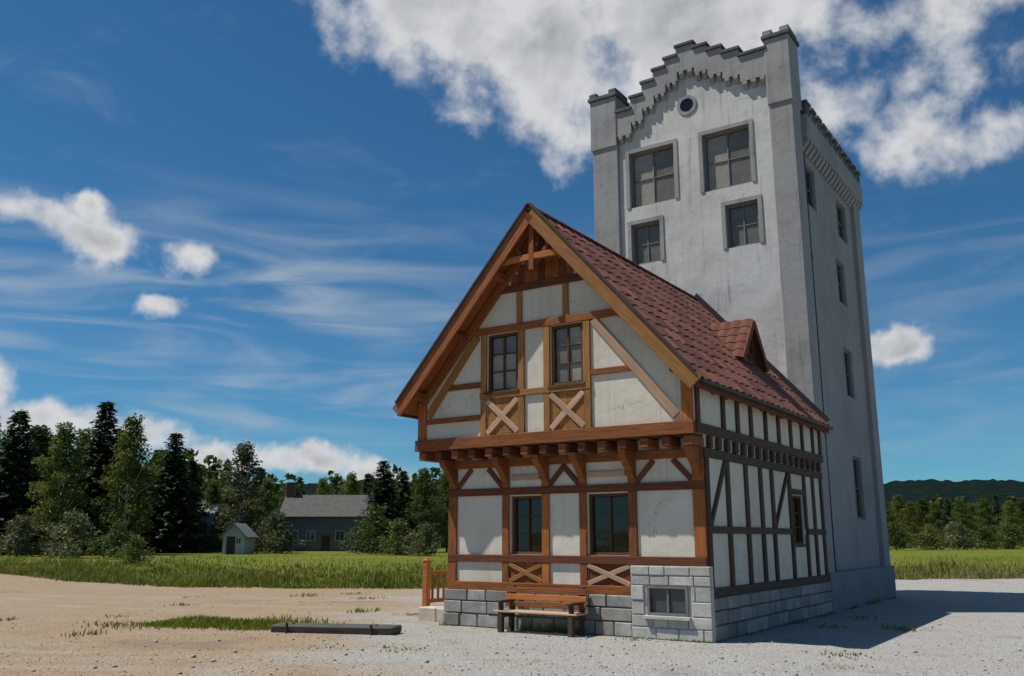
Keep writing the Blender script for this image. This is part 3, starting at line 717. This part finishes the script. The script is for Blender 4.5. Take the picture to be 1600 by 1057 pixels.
# overhanging dark parapets on the sides and the back, with corbels and merlons
def side_parapet(x0, x1, y0, y1, along):
    box_obj('parapet', x0, x1, y0, y1, 13.1, 13.8, PL_P, tower, 0.015)
    n = 11 if along in 'rl' else 9
    for k in range(n):
        if along in 'rl':
            st = (y1 - y0) / n; y = y0 + (k + .5) * st; q = (x0 + .02, x1 - .02, y - st * .30, y + st * .30)
        else:
            st = (x1 - x0) / n; x = x0 + (k + .5) * st; q = (x - st * .30, x + st * .30, y0 + .02, y1 - .02)
        box_obj('merlon', *q, 13.802, 14.18, SLATE, tower, 0.015)  # dark slate tone puts the shading of the parapet top into colour
        box_obj('coping', q[0] - .04, q[1] + .04, q[2] - .04, q[3] + .04, 14.182, 14.27, SLATE, tower, 0.01)
    if along in 'rl':
        for k in range(20):
            y = y0 + (k + .5) * (y1 - y0) / 20; o = 1 if along == 'r' else -1
            xi = TX1 - PW - .01 if o > 0 else TX0 + PW + .01
            xo = x1 - .03 if o > 0 else x0 + .03
            MB().prism_y([(xi, 12.75), (xi + o * .06, 12.75), (xo, 12.98), (xo, 13.098), (xi, 13.098)][::o], y - .09, y + .09).build('corbel', PL_P, tower, 0.006)
side_parapet(TX1 - .35, TX1 + .13, TY0 + .86, TY1 + .13, 'r')
side_parapet(TX0 - .13, TX0 + .35, TY0 + .86, TY1 + .13, 'l')
side_parapet(TX0 + .352, TX1 - .352, TY1 - .35, TY1 + .13, 'b')
box_obj('roof', TX0 + .2, TX1 - .2, TY0 + .3, TY1 - .2, 13.602, 13.7, SLATE, tower, 0)
# downpipe beside the front pilaster
dp = MB().tube((TX1 - PW + .075, TY0 + .9, 0.0), (TX1 - PW + .075, TY0 + .9, 12.6), 0.055, 0.055, 10).build('downpipe', METAL, tower, 0, True)
for z in (2.0, 4.5, 7.0, 9.5, 12.0): box_obj('pipe_clip', TX1 - PW, TX1 - PW + .14, TY0 + .83, TY0 + .97, z - .02, z + .02, METAL, dp, 0.0)

# ================================================================== things round the house
def hp(x, y, z=0.0): return HM @ Vector((x, y, z))
# bench against the front wall
bench = tag(empty('wooden_bench', hp(-3.3, -0.42), HR), 'brown wooden bench with slatted back below the ground floor windows', 'bench')
for s in (-1, 1):
    box_obj('leg', s * .80 - .05, s * .80 + .05, -0.26, -0.16, 0, 0.38, WOOD_D, bench, 0.006)
    beam('leg', (s * .80, 0.14, 0), (s * .80, 0.24, 0.88), 0.09, 0.10, (1, 0, 0), WOOD_D, bench)
    box_obj('armrest', s * .80 - .06, s * .80 + .06, -0.30, 0.17, 0.562, 0.61, WOOD_D, bench, 0.008)
    box_obj('arm_post', s * .80 - .04, s * .80 + .04, -0.25, -0.17, 0.382, 0.56, WOOD_D, bench, 0.006)
    box_obj('seat_rail', s * .80 - .045, s * .80 + .045, -0.158, 0.12, 0.28, 0.36, WOOD_D, bench, 0.006)
for k in range(4):
    y = -0.27 + k * 0.108
    box_obj('seat_slat', -0.95, 0.95, y, y + 0.095, 0.382, 0.415, WOOD_L, bench, 0.006)  # paler timber than the back: sunlight on the seat put into colour
for k in range(3):
    z = 0.47 + k * 0.135; y = 0.165 + (z - .1) * 0.11
    beam('back_slat', (-0.93, y - .062, z + .05), (0.93, y - .062, z + .05), 0.11, 0.028, (0, -1, 0.11), WOOD_O if k == 1 else WOOD, bench)
# stoop with railing at the left of the house
stoop = tag(empty('stone_stoop', hp(-5.99, 1.6), HR), 'low pale stone stoop at the left foot of the half-timbered house', 'stoop')
for i in range(3):
    for j in range(2):
        box_obj('slab', -1.02 + j * .50, -0.53 + j * .50, -1.25 + i * .83, -0.44 + i * .83, -0.05, 0.30 + random.uniform(-.008, .008), SLAB, stoop, 0.02, 0.006)
rail = tag(empty('porch_railing', hp(-7.12, 1.75), HR), 'orange-brown wooden railing with square post beside the stoop left of the house', 'railing')
for y in (-1.0, 1.2):
    box_obj('post', -0.07, 0.07, y - .07, y + .07, 0, 1.3 if y < 0 else 1.15, WOOD_O, rail, 0.012)
    MB().add([(-.085, y - .085, 1.3 if y < 0 else 1.15), (.085, y - .085, 1.3 if y < 0 else 1.15), (.085, y + .085, 1.3 if y < 0 else 1.15), (-.085, y + .085, 1.3 if y < 0 else 1.15), (0, y, (1.3 if y < 0 else 1.15) + .08)], [(3, 2, 1, 0), (0, 1, 4), (1, 2, 4), (2, 3, 4), (3, 0, 4)]).build('post_cap', WOOD_O, rail)
for z in (0.40, 1.02): beam('handrail', (0, -.93, z), (0, 1.13, z), 0.09, 0.06, (1, 0, 0), WOOD_O, rail)
for k in range(9):
    y = -0.78 + k * 0.21; box_obj('baluster', -0.018, 0.018, y - .03, y + .03, 0.447, 0.973, WOOD, rail, 0.004)

# old squared timber at the end of the grass island
log = tag(empty('weathered_beam', (-3.45, 18.35, 0), R(-13)), 'flat dark weathered timber lying on the gravel beside the grass tuft island', 'timber')
box_obj('beam', -1.28, 1.28, -0.24, 0.24, 0.0, 0.15, WOOD_G, log, 0.025, 0.012)
for x in (-0.9, 0.85):
    MB().tube((x, -0.29, -0.1), (x, -0.29, 0.19), 0.035, 0.03, 8).build('stake', WOOD_D, log)
    MB().tube((x, 0, 0.148), (x, 0, 0.168), 0.03, 0.026, 8).build('bolt_head', METAL, log)

# ------------------------------------------------------------------ grass, weeds, pebbles
GR1 = mat('meadow grass blades', m_leaf((0.088, 0.128, 0.010), (0.20, 0.215, 0.024), 0.32))
GR2 = mat('dry grass blades', m_leaf((0.20, 0.17, 0.05), (0.32, 0.27, 0.10), 0.3))
LEAFW = mat('weed leaves', m_leaf((0.09, 0.125, 0.02), (0.20, 0.20, 0.04), 0.3))
def blades(name, pts, hmin, hmax, m, wid=0.02, label=None, cat='grass'):
    n = len(pts); pts = np.asarray(pts)
    a = rng.uniform(0, 2 * np.pi, n); h = rng.uniform(hmin, hmax, n) * np.clip(.75 + .35 * np.sin(pts[:, 0] * .9 + 1.7 * np.sin(pts[:, 1] * .45)) + .3 * np.sin(pts[:, 0] * 2.7 + pts[:, 1] * 1.3), .35, 1.6); w = wid * rng.uniform(.6, 1.4, n)
    lean = rng.normal(0, .28, (n, 2)) * h[:, None]
    dx = np.stack([np.cos(a), np.sin(a)], 1) * w[:, None]
    base = np.c_[pts, np.full(n, -0.01)]
    v0 = base.copy(); v0[:, :2] -= dx; v1 = base.copy(); v1[:, :2] += dx
    mid = base.copy(); mid[:, :2] += lean * .35; mid[:, 2] += h * .6
    v2 = mid.copy(); v2[:, :2] += dx * .7; v3 = mid.copy(); v3[:, :2] -= dx * .7
    v4 = base.copy(); v4[:, :2] += lean; v4[:, 2] += h
    V = np.stack([v0, v1, v2, v3, v4], 1).reshape(-1, 3); b = np.arange(n)[:, None] * 5
    F = np.concatenate([b + [0, 1, 2], b + [0, 2, 3], b + [3, 2, 4]], 0)
    return tag(link(name, tri_mesh(name, V, F, m), m), label, cat, None, 'stuff')
def edge_y(x):                             # where the gravel ends
    P = [(-70, 72), (-46, 60), (-27.5, 49.5), (-20, 41), (-13.5, 35.5), (-8, 34.2), (-3.5, 34), (4, 35), (11, 38.5), (17, 41.5), (24, 42.5), (40, 43), (70, 44)]
    return np.interp(x, [p[0] for p in P], [p[1] for p in P])
xs = rng.uniform(-48, 60, 62000); ys = edge_y(xs) + rng.exponential(9.0, 62000) - 0.25
vis = np.abs(xs) < ys * 0.64 + 2
pt = np.c_[xs, ys][vis]
dry = rng.random(len(pt)) < 0.14 + 0.3 * (pt[:, 0] > 10) + .35 * ((pt[:, 0] > 8) & (pt[:, 1] < edge_y(pt[:, 0]) + 2.5)) + .28 * (np.sin(pt[:, 0] * .33 + 1.3 * np.sin(pt[:, 1] * .21)) > .35)
blades('meadow_grass', pt[~dry], .12, .34, GR1, .028, 'green meadow grass along the far edge of the gravel yard')
blades('dry_grass', pt[dry], .14, .38, GR2, .022, 'straw coloured dry grass mixed into the meadow edge')
tx, ty = [], []
for _ in range(60):
    X = rng.uniform(-40, 42); Y = edge_y(X) + rng.exponential(4.5); k = rng.integers(14, 40); q = rng.normal(0, .28, (k, 2)); tx += list(X + q[:, 0]); ty += list(Y + q[:, 1])
blades('tall_weeds', np.c_[tx, ty], .28, .62, LEAFW, .03, 'taller weed clumps standing along the meadow edge', 'weeds')
# grass island left of the house
ix = rng.normal(0, 1, (3400, 2)) * [1.0, .40] + [-6.4, 20.0]
ix2 = rng.normal(0, 1, (900, 2)) * [.5, .2] + [-4.9, 19.1]
blades('island_grass', np.r_[ix, ix2], .05, .17, GR1, .014, 'low yellow-green grass island on the gravel left of the house')
# sparse weeds on the gravel
wx = np.concatenate([rng.normal(0, .22, (60, 2)) + [rng.uniform(-12, 9), rng.uniform(13, 33)] for _ in range(38)])
hl = np.c_[(wx[:, 0] - HO.x), (wx[:, 1] - HO.y)] @ np.array([[math.cos(HR), -math.sin(HR)], [math.sin(HR), math.cos(HR)]])
ok = ~((hl[:, 0] > -6.1) & (hl[:, 0] < .2) & (hl[:, 1] > -.2))
blades('yard_weeds', wx[ok], .03, .11, LEAFW, .014, 'sparse small weeds growing through the gravel yard', 'weeds')
def house_edge():
    out = []
    for _ in range(700): out.append(hp(random.uniform(-6, .1), -0.12 - abs(random.gauss(0, .05))))
    for _ in range(900): out.append(hp(.12 + abs(random.gauss(0, .06)), random.uniform(0, 15.3)))
    return np.array([(p.x, p.y) for p in out if math.sin(p.x * 3.1 + p.y) + random.uniform(-1, 1) > .3])
blades('wall_foot_weeds', house_edge(), .04, .2, LEAFW, .014, 'thin weeds along the foot of the house walls', 'weeds')
# loose pebbles
def pebbles(n):
    P = np.c_[rng.uniform(-11, 11, n), 10.5 + rng.exponential(5.5, n)]
    base = np.array([(1, 0, 0), (-1, 0, 0), (0, 1, 0), (0, -1, 0), (0, 0, 1), (0, 0, -1)], float)
    fc = np.array([(0, 2, 4), (2, 1, 4), (1, 3, 4), (3, 0, 4), (2, 0, 5), (1, 2, 5), (3, 1, 5), (0, 3, 5)])
    s = np.clip(rng.lognormal(-4.7, .6, n), .004, .055)
    V = base[None] * s[:, None, None] * rng.uniform(.6, 1.25, (n, 6, 1)); V[:, :, 2] *= .65
    a = rng.uniform(0, 6.28, n); c, si = np.cos(a)[:, None], np.sin(a)[:, None]
    X = V[:, :, 0] * c - V[:, :, 1] * si; Y = V[:, :, 0] * si + V[:, :, 1] * c
    V = np.stack([X + P[:, :1], Y + P[:, 1:], V[:, :, 2] + s[:, None] * .3], 2)
    F = (np.arange(n)[:, None, None] * 6 + fc[None]).reshape(-1, 3)
    me = tri_mesh('pebbles', V.reshape(-1, 3), F, mat('pebble stone', m_stone((0.27, 0.245, 0.21), (0.44, 0.40, 0.35), 0.0, 9)))
    tag(link('pebbles', me, None), 'loose pebbles scattered over the gravel yard', 'pebbles', None, 'stuff')
pebbles(9000)

# ================================================================== trees
BARK = mat('bark', m_wood((0.07, 0.055, 0.042), (0.14, 0.115, 0.09)))
BARK_W = mat('birch bark', m_plaster((0.48, 0.46, 0.43), (0.10, 0.09, 0.08), 20, 0.6))
LF_B = mat('birch leaves', m_leaf((0.068, 0.105, 0.018), (0.16, 0.185, 0.034), .4))
LF_S = mat('spruce needles', m_leaf((0.03, 0.058, 0.022), (0.06, 0.095, 0.034), 0.2))
LF_D = mat('dark leaves', m_leaf((0.048, 0.078, 0.016), (0.10, 0.132, 0.028), .4))
LF_P = mat('pale willow leaves', m_leaf((0.085, 0.105, 0.045), (0.15, 0.165, 0.075)))
def leaf_quads(C, size):
    n = len(C); u = rng.normal(0, 1, (n, 3)); u /= np.linalg.norm(u, axis=1)[:, None]
    w = rng.normal(0, 1, (n, 3)); w -= (w * u).sum(1)[:, None] * u; w /= np.linalg.norm(w, axis=1)[:, None]
    s = size * rng.uniform(.6, 1.4, n)[:, None]
    V = np.stack([C - u * s, C + w * s * .6, C + u * s, C - w * s * .6], 1).reshape(-1, 3)
    return V, np.arange(n * 4).reshape(-1, 4)
def tree_deciduous(seed, H, W, trunk_h, n_clump, per, leaf, taper=0.6, bark=BARK, lm=LF_B):
    """unit-ish tree meshes: trunk with limbs, crown of leaf clumps round limb ends"""
    r = random.Random(seed); tb = MB()
    pts = [Vector((0, 0, -.2))]; k = 7
    for i in range(1, k + 1): pts.append(Vector((r.uniform(-.12, .12) * i * .4, r.uniform(-.12, .12) * i * .4, H * .93 * i / k)))
    for i in range(k): tb.tube(pts[i], pts[i + 1], max(.02, H * .013 * (1 - i / k) + .02), max(.02, H * .013 * (1 - (i + 1) / k) + .02), 7, False)
    centres = []
    for j in range(n_clump):
        z = trunk_h + (H - trunk_h) * (j + r.random()) / n_clump
        f = (z - trunk_h) / (H - trunk_h)
        env = W / 2 * (math.sin(math.pi * min(1, (f * .86 + .14)) ** taper)) * r.uniform(.72, 1.12) + .15
        a = j * 2.4 + r.uniform(-.5, .5)
        for q in range(3):
            rad = env * (0.30, .66, 1.0)[q] * r.uniform(.85, 1.1); aa = a + r.uniform(-.6, .6) + q * .4
            centres.append((Vector((rad * math.cos(aa), rad * math.sin(aa), z + r.uniform(-.4, .4))), .42 + .16 * W / 4))
        base = pts[min(k, max(1, int(z * .75 / (H * .93) * k)))]
        if j % 2 == 0: tb.tube(base, centres[-1][0], H * .005, .012, 5, False)
    Cs = []
    for c, s in centres:
        m = max(6, int(per * r.uniform(.6, 1.3))); g = rng.normal(0, 1, (m, 3)); g /= np.maximum(np.linalg.norm(g, axis=1)[:, None], .2) / rng.uniform(.3, 1.15, (m, 1)) ** .6
        Cs.append(np.array(c)[None] + g * s * np.array([1.15, 1.15, .8]))
    V, F = leaf_quads(np.concatenate(Cs), leaf)
    return tb.mesh('trunk'), tri_mesh('crown', V, F, lm), bark
def tree_spruce(seed, H, W, lm=LF_S, gap=0.05):
    r = random.Random(seed); tb = MB().tube((0, 0, -.2), (0, 0, H * .55), H * .016, H * .010, 7, False).tube((0, 0, H * .55), (0, 0, H), H * .010, .012, 6, False)
    Vs = []; Fs = []; nb = 0
    z = H * .05
    while z < H * .985:
        f = z / H; L0 = W / 2 * (1 - f) ** .82 + .10
        nbr = 9 if f < .7 else 6
        for b in range(nbr):
            a = 2 * math.pi * (b + r.random()) / nbr; L = L0 * r.uniform(.62, 1.12)
            if r.random() < gap: continue
            d = np.array([math.cos(a), math.sin(a)]); m = max(6, int(L * 17))
            t = rng.uniform(.12, 1, m); zz = z - t * L * (.42 - .35 * f) + t * t * L * .22
            C = np.c_[d[0] * t * L, d[1] * t * L, zz] + rng.normal(0, .07 + .03 * L, (m, 3)) * [1, 1, .5]
            s = (.085 + .10 * (1 - t) * min(L, 2.2) * .5)[:, None] * rng.uniform(.8, 1.6, (m, 1))
            dirv = np.c_[np.full(m, d[0]), np.full(m, d[1]), np.full(m, -.35)] + rng.normal(0, .35, (m, 3))
            sidev = np.c_[np.full(m, -d[1]), np.full(m, d[0]), rng.normal(0, .5, m)]
            V = np.stack([C - sidev * s, C + dirv * s * 1.9, C + sidev * s], 1).reshape(-1, 3)
            Vs.append(V); Fs.append(np.arange(m * 3).reshape(-1, 3) + nb); nb += m * 3
        z += max(.16, H * .019) * (1.15 - .5 * f)
    return tb.mesh('trunk'), tri_mesh('crown', np.concatenate(Vs), np.concatenate(Fs), lm), BARK
PROTO = dict(
    birch=[tree_deciduous(s, 12, 5.2, 1.4, 40, 80, .125, .62, BARK_W, LF_B) for s in (1, 2, 3)],
    dark=[tree_deciduous(s, 12, 6.4, 1.0, 42, 84, .13, .55, BARK, LF_D) for s in (4, 5)],
    aspen=[tree_deciduous(s, 12, 3.4, 1.2, 36, 60, .12, .72, BARK_W, LF_P) for s in (6, 7)],
    spruce=[tree_spruce(s, 12, 4.4) for s in (8, 9, 10)],
    bush=[tree_deciduous(s, 3, 3.6, .15, 13, 60, .11, .5, BARK, lm) for s, lm in ((11, LF_B), (12, LF_P), (13, LF_D))])
FULL = dict(birch='birch_tree', dark='broadleaf_tree', aspen='aspen_tree', spruce='spruce_tree', bush='shrub')
BASEH = dict(birch=12.4, dark=12.4, aspen=12.4, spruce=12.1, bush=3.4)
cnt = {}
def plant(kind, px, top, Y, label, group=None, wscale=1.0, base=0.0):
    """px/top are where the tree shows when seen from the road: turned into its place and real height at distance Y"""
    v = (528.5 - top) / 1400; th = R(12.6)
    Hh = 1.8 + Y * (math.sin(th) + v * math.cos(th)) / (math.cos(th) - v * math.sin(th)) - base
    X = (px - 800) / 1436 * Y
    cnt[kind] = cnt.get(kind, 0) + 1
    tr, cr, bk = PROTO[kind][cnt[kind] % len(PROTO[kind])]
    s = Hh / BASEH[kind]
    e = tag(empty(FULL[kind], (X, Y, base), random.uniform(0, 6.28)), label, 'shrub' if kind == 'bush' else 'tree', group)
    e.scale = (s * wscale, s * wscale, s)
    link('trunk', tr, bk, e); link('crown', cr, None, e)
    return e
LT = 'trees left of the house'
plant('spruce', 8, 638, 104, 'dark spruce at the left edge of the picture', LT, 1.7)
plant('dark', 42, 662, 112, 'dark broadleaf tree just right of the leftmost spruce', LT, 1.1)
plant('birch', 84, 664, 100, 'light green birch between the leftmost spruce and the tallest spruce', LT, 1.15)
plant('spruce', 146, 624, 106, 'tallest pointed spruce in the wood at left', LT, 1.55)
plant('dark', 116, 676, 114, 'dark broadleaf tree crowded against the left of the tallest spruce', LT, 1.1)
plant('birch', 192, 652, 102, 'tall birch touching the right side of the tallest spruce', LT, 1.0)
plant('dark', 222, 728, 117, 'low dark tree above the grey barn at left', LT, 1.2)
plant('spruce', 262, 674, 116, 'dark spruce standing behind the grey barn', LT, 1.7)
plant('spruce', 292, 716, 122, 'shorter spruce right of the dark spruce behind the grey barn', LT, 1.5)
plant('birch', 326, 752, 126, 'small birch between grey barn and slender aspen', LT, 1.15)
plant('aspen', 374, 688, 118, 'slender pale aspen left of the blue-grey house', LT, 1.5)
plant('birch', 412, 748, 130, 'light green birch touching the left end of the blue-grey house', LT, 1.0)
plant('birch', 500, 748, 150, 'birch rising behind the middle of the blue-grey house roof', LT, 1.1)
plant('birch', 545, 740, 152, 'taller birch behind the right half of the blue-grey house', LT, 1.1)
plant('spruce', 596, 718, 118, 'pointed spruce at the right end of the blue-grey house', LT, 1.9)
plant('spruce', 628, 734, 124, 'spruce second to the right of the blue-grey house', LT, 1.7)
plant('dark', 660, 736, 122, 'dark tree just left of the half-timbered house wall', LT, 1.15)
plant('dark', 698, 738, 126, 'dark tree half hidden behind the left corner of the half-timbered house', LT, 1.1)
plant('dark', 64, 690, 118, 'dark tree between the leftmost spruce and the light green birch', LT, 1.3)
plant('spruce', 172, 668, 116, 'spruce tucked between the tallest spruce and the tall birch', LT, 1.5)
plant('dark', 245, 706, 122, 'rounded dark tree left of the spruce behind the grey barn', LT, 1.1)
plant('dark', 346, 742, 130, 'dark tree left of the slender aspen', LT, 1.1)
plant('spruce', 398, 728, 134, 'narrow spruce right of the slender aspen', LT, 1.5)
plant('dark', 452, 752, 150, 'dark tree behind the chimney end of the blue-grey house', LT, 1.2)
plant('spruce', 572, 738, 140, 'spruce behind the right gable of the blue-grey house', LT, 1.5)
plant('birch', -40, 650, 110, 'birch cut off by the left edge of the picture', LT)
for px, top, Y, k, l in ((115, 800, 86, 'bush', 'leafy shrub at the foot of the light green birch at left'), (185, 815, 82, 'bush', 'shrub on the meadow below the tall birch at left'),
                         (210, 838, 66, 'bush', 'low rounded shrub in the meadow in front of the grey barn'), (30, 806, 92, 'bush', 'dark shrub under the leftmost spruce'),
                         (318, 808, 124, 'bush', 'shrub between grey barn and white shed'), (402, 812, 124, 'bush', 'shrub between white shed and blue-grey house'),
                         (430, 800, 112, 'bush', 'taller shrub at the left corner of the blue-grey house'), (588, 792, 108, 'bush', 'pale shrub in front of the right end of the blue-grey house'),
                         (625, 812, 100, 'bush', 'shrub right of the blue-grey house near the meadow'), (665, 818, 96, 'bush', 'shrub beside the left wall of the half-timbered house')):
    plant(k, px, top, Y, l, 'shrubs at left', 1.15)
RTG = 'trees right of the tower'
ords = ['first', 'second', 'third', 'fourth', 'fifth', 'sixth', 'seventh', 'eighth', 'ninth', 'tenth', 'eleventh', 'twelfth']
xsr = [1385, 1408, 1428, 1447, 1466, 1486, 1506, 1524, 1544, 1563, 1583, 1604]
for i, px in enumerate(xsr):
    k = ('dark', 'birch', 'birch', 'dark', 'birch', 'spruce', 'dark', 'birch', 'dark', 'spruce', 'birch', 'dark')[i]
    w = {'dark': 'dark tree', 'birch': 'light green tree', 'spruce': 'pointed spruce'}[k]
    plant(k, px, 778 + [3, -4, 6, 0, 8, -3, 4, 9, 0, -6, 5, 2][i], 170 + [0, 8, -6, 12, 3, 16, -4, 9, 0, 14, -8, 6][i], f'{w} in the wood right of the tower, {ords[i]} from the tower', RTG, 1.25)
for i, (px, top) in enumerate(((1400, 818), (1450, 822), (1495, 816), (1538, 824), (1580, 818))):
    plant('bush', px, top, 140 + 4 * i, f'shrub at the wood edge right of the tower, {ords[i]} from the tower', 'shrubs right of the tower', 1.4)

# far wood reading as one mass, behind the single trees
def far_wood(name, x0, x1, y0, y1, n, hmin, hmax, lm, label):
    Vs, Fs, nb = [], [], 0
    for i in range(n):
        X = rng.uniform(x0, x1); Y = rng.uniform(y0, y1); H = rng.uniform(hmin, hmax); Wd = H * rng.uniform(.3, .5); sp = rng.random() < .4
        m = 220; f = rng.random(m)
        rad = Wd / 2 * ((1 - f) ** .8 + .03 if sp else np.sqrt(np.clip(1 - (2 * f - .9) ** 2 / 1.25, .02, 1))) * rng.uniform(.55, 1.1, m); a = rng.uniform(0, 6.28, m)
        C = np.c_[X + rad * np.cos(a), Y + rad * np.sin(a), f * H]
        V, F = leaf_quads(C, .34 + .02 * H); Vs.append(V); Fs.append(F + nb); nb += len(V)
    o = link(name, tri_mesh(name, np.concatenate(Vs), np.concatenate(Fs), lm), None)
    return tag(o, label, 'wood', None, 'stuff')
far_wood('far_wood', -190, 10, 165, 230, 330, 9, 15, LF_D, 'dark continuous wood behind the houses at left')
far_wood('far_wood', -92, -44, 122, 142, 95, 9, 14.5, LF_D, 'dense dark wood filling the gaps behind the tall spruces at left')
far_wood('far_wood', 60, 260, 205, 300, 330, 8, 12.5, LF_D, 'dark continuous wood behind the single trees at right')

# hills on the horizon
def hills():
    n = 700; V = []; F = []
    for i in range(n + 1):
        a = R(-70 + 140 * i / n); 
        h = 112 + 12 * math.sin(a * 3.1 + 1.6) + 9 * math.sin(a * 9.0 + .4) + 5 * math.sin(a * 31) + 2.5 * math.sin(a * 77 + 1) + rng.uniform(-2.2, 2.2)
        for rr, z in ((1300, -20), (1600, h * .55), (1900, h), (2600, -20)):
            V.append((rr * math.sin(a), rr * math.cos(a), z))
    for i in range(n):
        for k in range(3): b = i * 4 + k; F.append((b, b + 4, b + 5, b + 1))
    me = bpy.data.meshes.new('hills'); me.from_pydata(V, [], F)
    def fn(t, p):
        c = t.node('ShaderNodeNewGeometry').outputs['Position']; n1 = t.noise(c, .035, 8, .75); bump(t, p, n1, 1.0, 40.0)
        t.put(p.inputs['Base Color'], t.mix(t.sstep(n1, .3, .7), (0.012, 0.027, 0.026), (0.03, 0.055, 0.05))); p.inputs['Roughness'].default_value = 1.0  # distance haze put into the base colour as blue-green
        p.inputs['Specular IOR Level'].default_value = 0.0
    tag(link('hills', me, mat('wooded hill', fn), None, True), kind='structure')
hills()

# ================================================================== far buildings at left
def gable_building(name, label, cat, px0, px1, Y, wall_h, ridge_h, depth, wm, rm, ridge_along=True, wins=(), door=None, chimney=None):
    X0, X1 = (px0 - 800) / 1436 * Y, (px1 - 800) / 1436 * Y; W = X1 - X0
    e = tag(empty(name, ((X0 + X1) / 2, Y, 0)), label, cat); w2 = W / 2; ov = .4
    if ridge_along:
        prof = [(0, -.3), (depth, -.3), (depth, wall_h), (depth / 2, ridge_h - .15), (0, wall_h)]
        wall = MB().prism_x(prof, -w2, w2).build('wall', wm, e); s = (ridge_h - wall_h) / (depth / 2)
        roofo = MB().prism_x([(-ov, wall_h - ov * s), (depth / 2, ridge_h - .12), (depth + ov, wall_h - ov * s), (depth + ov, wall_h - ov * s + .16), (depth / 2, ridge_h + .04), (-ov, wall_h - ov * s + .16)], -w2 - ov, w2 + ov).build('roof', rm, e)
    else:
        wall = MB().prism_y([(-w2, -.3), (w2, -.3), (w2, wall_h), (0, ridge_h - .15), (-w2, wall_h)], 0, depth).build('wall', wm, e); s = (ridge_h - wall_h) / w2
        roofo = MB().prism_y([(-w2 - ov, wall_h - ov * s), (0, ridge_h - .12), (w2 + ov, wall_h - ov * s), (w2 + ov, wall_h - ov * s + .16), (0, ridge_h + .04), (-w2 - ov, wall_h - ov * s + .16)], -ov, depth + ov).build('roof', rm, e)
    for (u, z0, ww, hh) in wins:
        wo = box_obj('window', u * w2 - ww / 2, u * w2 + ww / 2, -.06, .05, z0, z0 + hh, FRAME_W, e, 0.01)
        box_obj('pane', -ww / 2 + .09, -.03, -.09, -.055, -hh / 2 + .09, hh / 2 - .09, GLASS_B, wo, 0); box_obj('pane', .03, ww / 2 - .09, -.09, -.055, -hh / 2 + .09, hh / 2 - .09, GLASS_B, wo, 0)
    if door:
        do = box_obj('door', door[0] * w2 - door[1] / 2, door[0] * w2 + door[1] / 2, -.05, .04, 0, door[2], WOOD_D, e, 0.01)
        box_obj('handle', door[1] * .34, door[1] * .4, -.09, -.045, -.05, .0, METAL, do, 0)
    if chimney:
        ch = box_obj('chimney', chimney[0] * w2 - .6, chimney[0] * w2 + .6, depth / 2 - .6, depth / 2 + .6, ridge_h - 1.5, ridge_h + chimney[1], mat('brick chimney', m_stone((0.13, 0.06, 0.045), (0.22, 0.10, 0.07), .2, 3)), roofo, 0.02)
        box_obj('chimney_cap', -.7, .7, -.7, .7, (chimney[1] + 1.5) / 2, (chimney[1] + 1.5) / 2 + .15, SLATE, ch, 0.01)
    return e
def m_boards(c, c2):
    def fn(t, p):
        o = ob(t); w = t.node('ShaderNodeTexWave'); t.l.new(t.mapping(o, (0, 0, 1)), w.inputs[0]); w.inputs['Scale'].default_value = 1.6; w.bands_direction = 'Z'
        n = t.noise(o, 1.3, 5, .6)
        t.put(p.inputs['Base Color'], t.mix(n, c, c2)); p.inputs['Roughness'].default_value = .8
        bump(t, p, w.outputs[1], .5, .05)
    return fn
gable_building('farmhouse', 'long blue-grey farmhouse with brown roof beyond the meadow at left', 'house', 436, 594, 132, 5.0, 8.1, 8.5,
               mat('blue grey boards', m_boards((0.085, 0.105, 0.135), (0.13, 0.15, 0.18))), mat('brown far roof', m_stone((0.062, 0.06, 0.058), (0.10, 0.096, 0.09), .1, 1.5)), True,
               ((-.72, 1.4, 1.3, 1.5), (-.38, 1.4, 1.3, 1.5), (.2, 1.4, 1.3, 1.5), (.5, 1.4, 1.3, 1.5), (.8, 1.4, 1.1, 1.5)), (-.08, 1.2, 2.2), (-.95, 1.7))
gable_building('barn', 'dark grey gabled barn among the trees at left', 'barn', 226, 322, 122, 4.0, 7.0, 9,
               mat('dark grey boards', m_boards((0.07, 0.072, 0.078), (0.12, 0.12, 0.125))), mat('grey metal roof', m_plain((0.17, 0.175, 0.18), .6)), True,
               ((.4, 1.6, 1.4, 1.2),), (-.4, 2.6, 2.8))
gable_building('garden_shed', 'small white gabled shed left of the blue-grey farmhouse', 'shed', 348, 382, 106, 2.2, 3.5, 4,
               mat('white boards', m_boards((0.50, 0.48, 0.43), (0.36, 0.34, 0.30))), mat('grey metal roof', None), False, ((.45, 1.1, .7, .8),), (-.25, 1.0, 2.0))
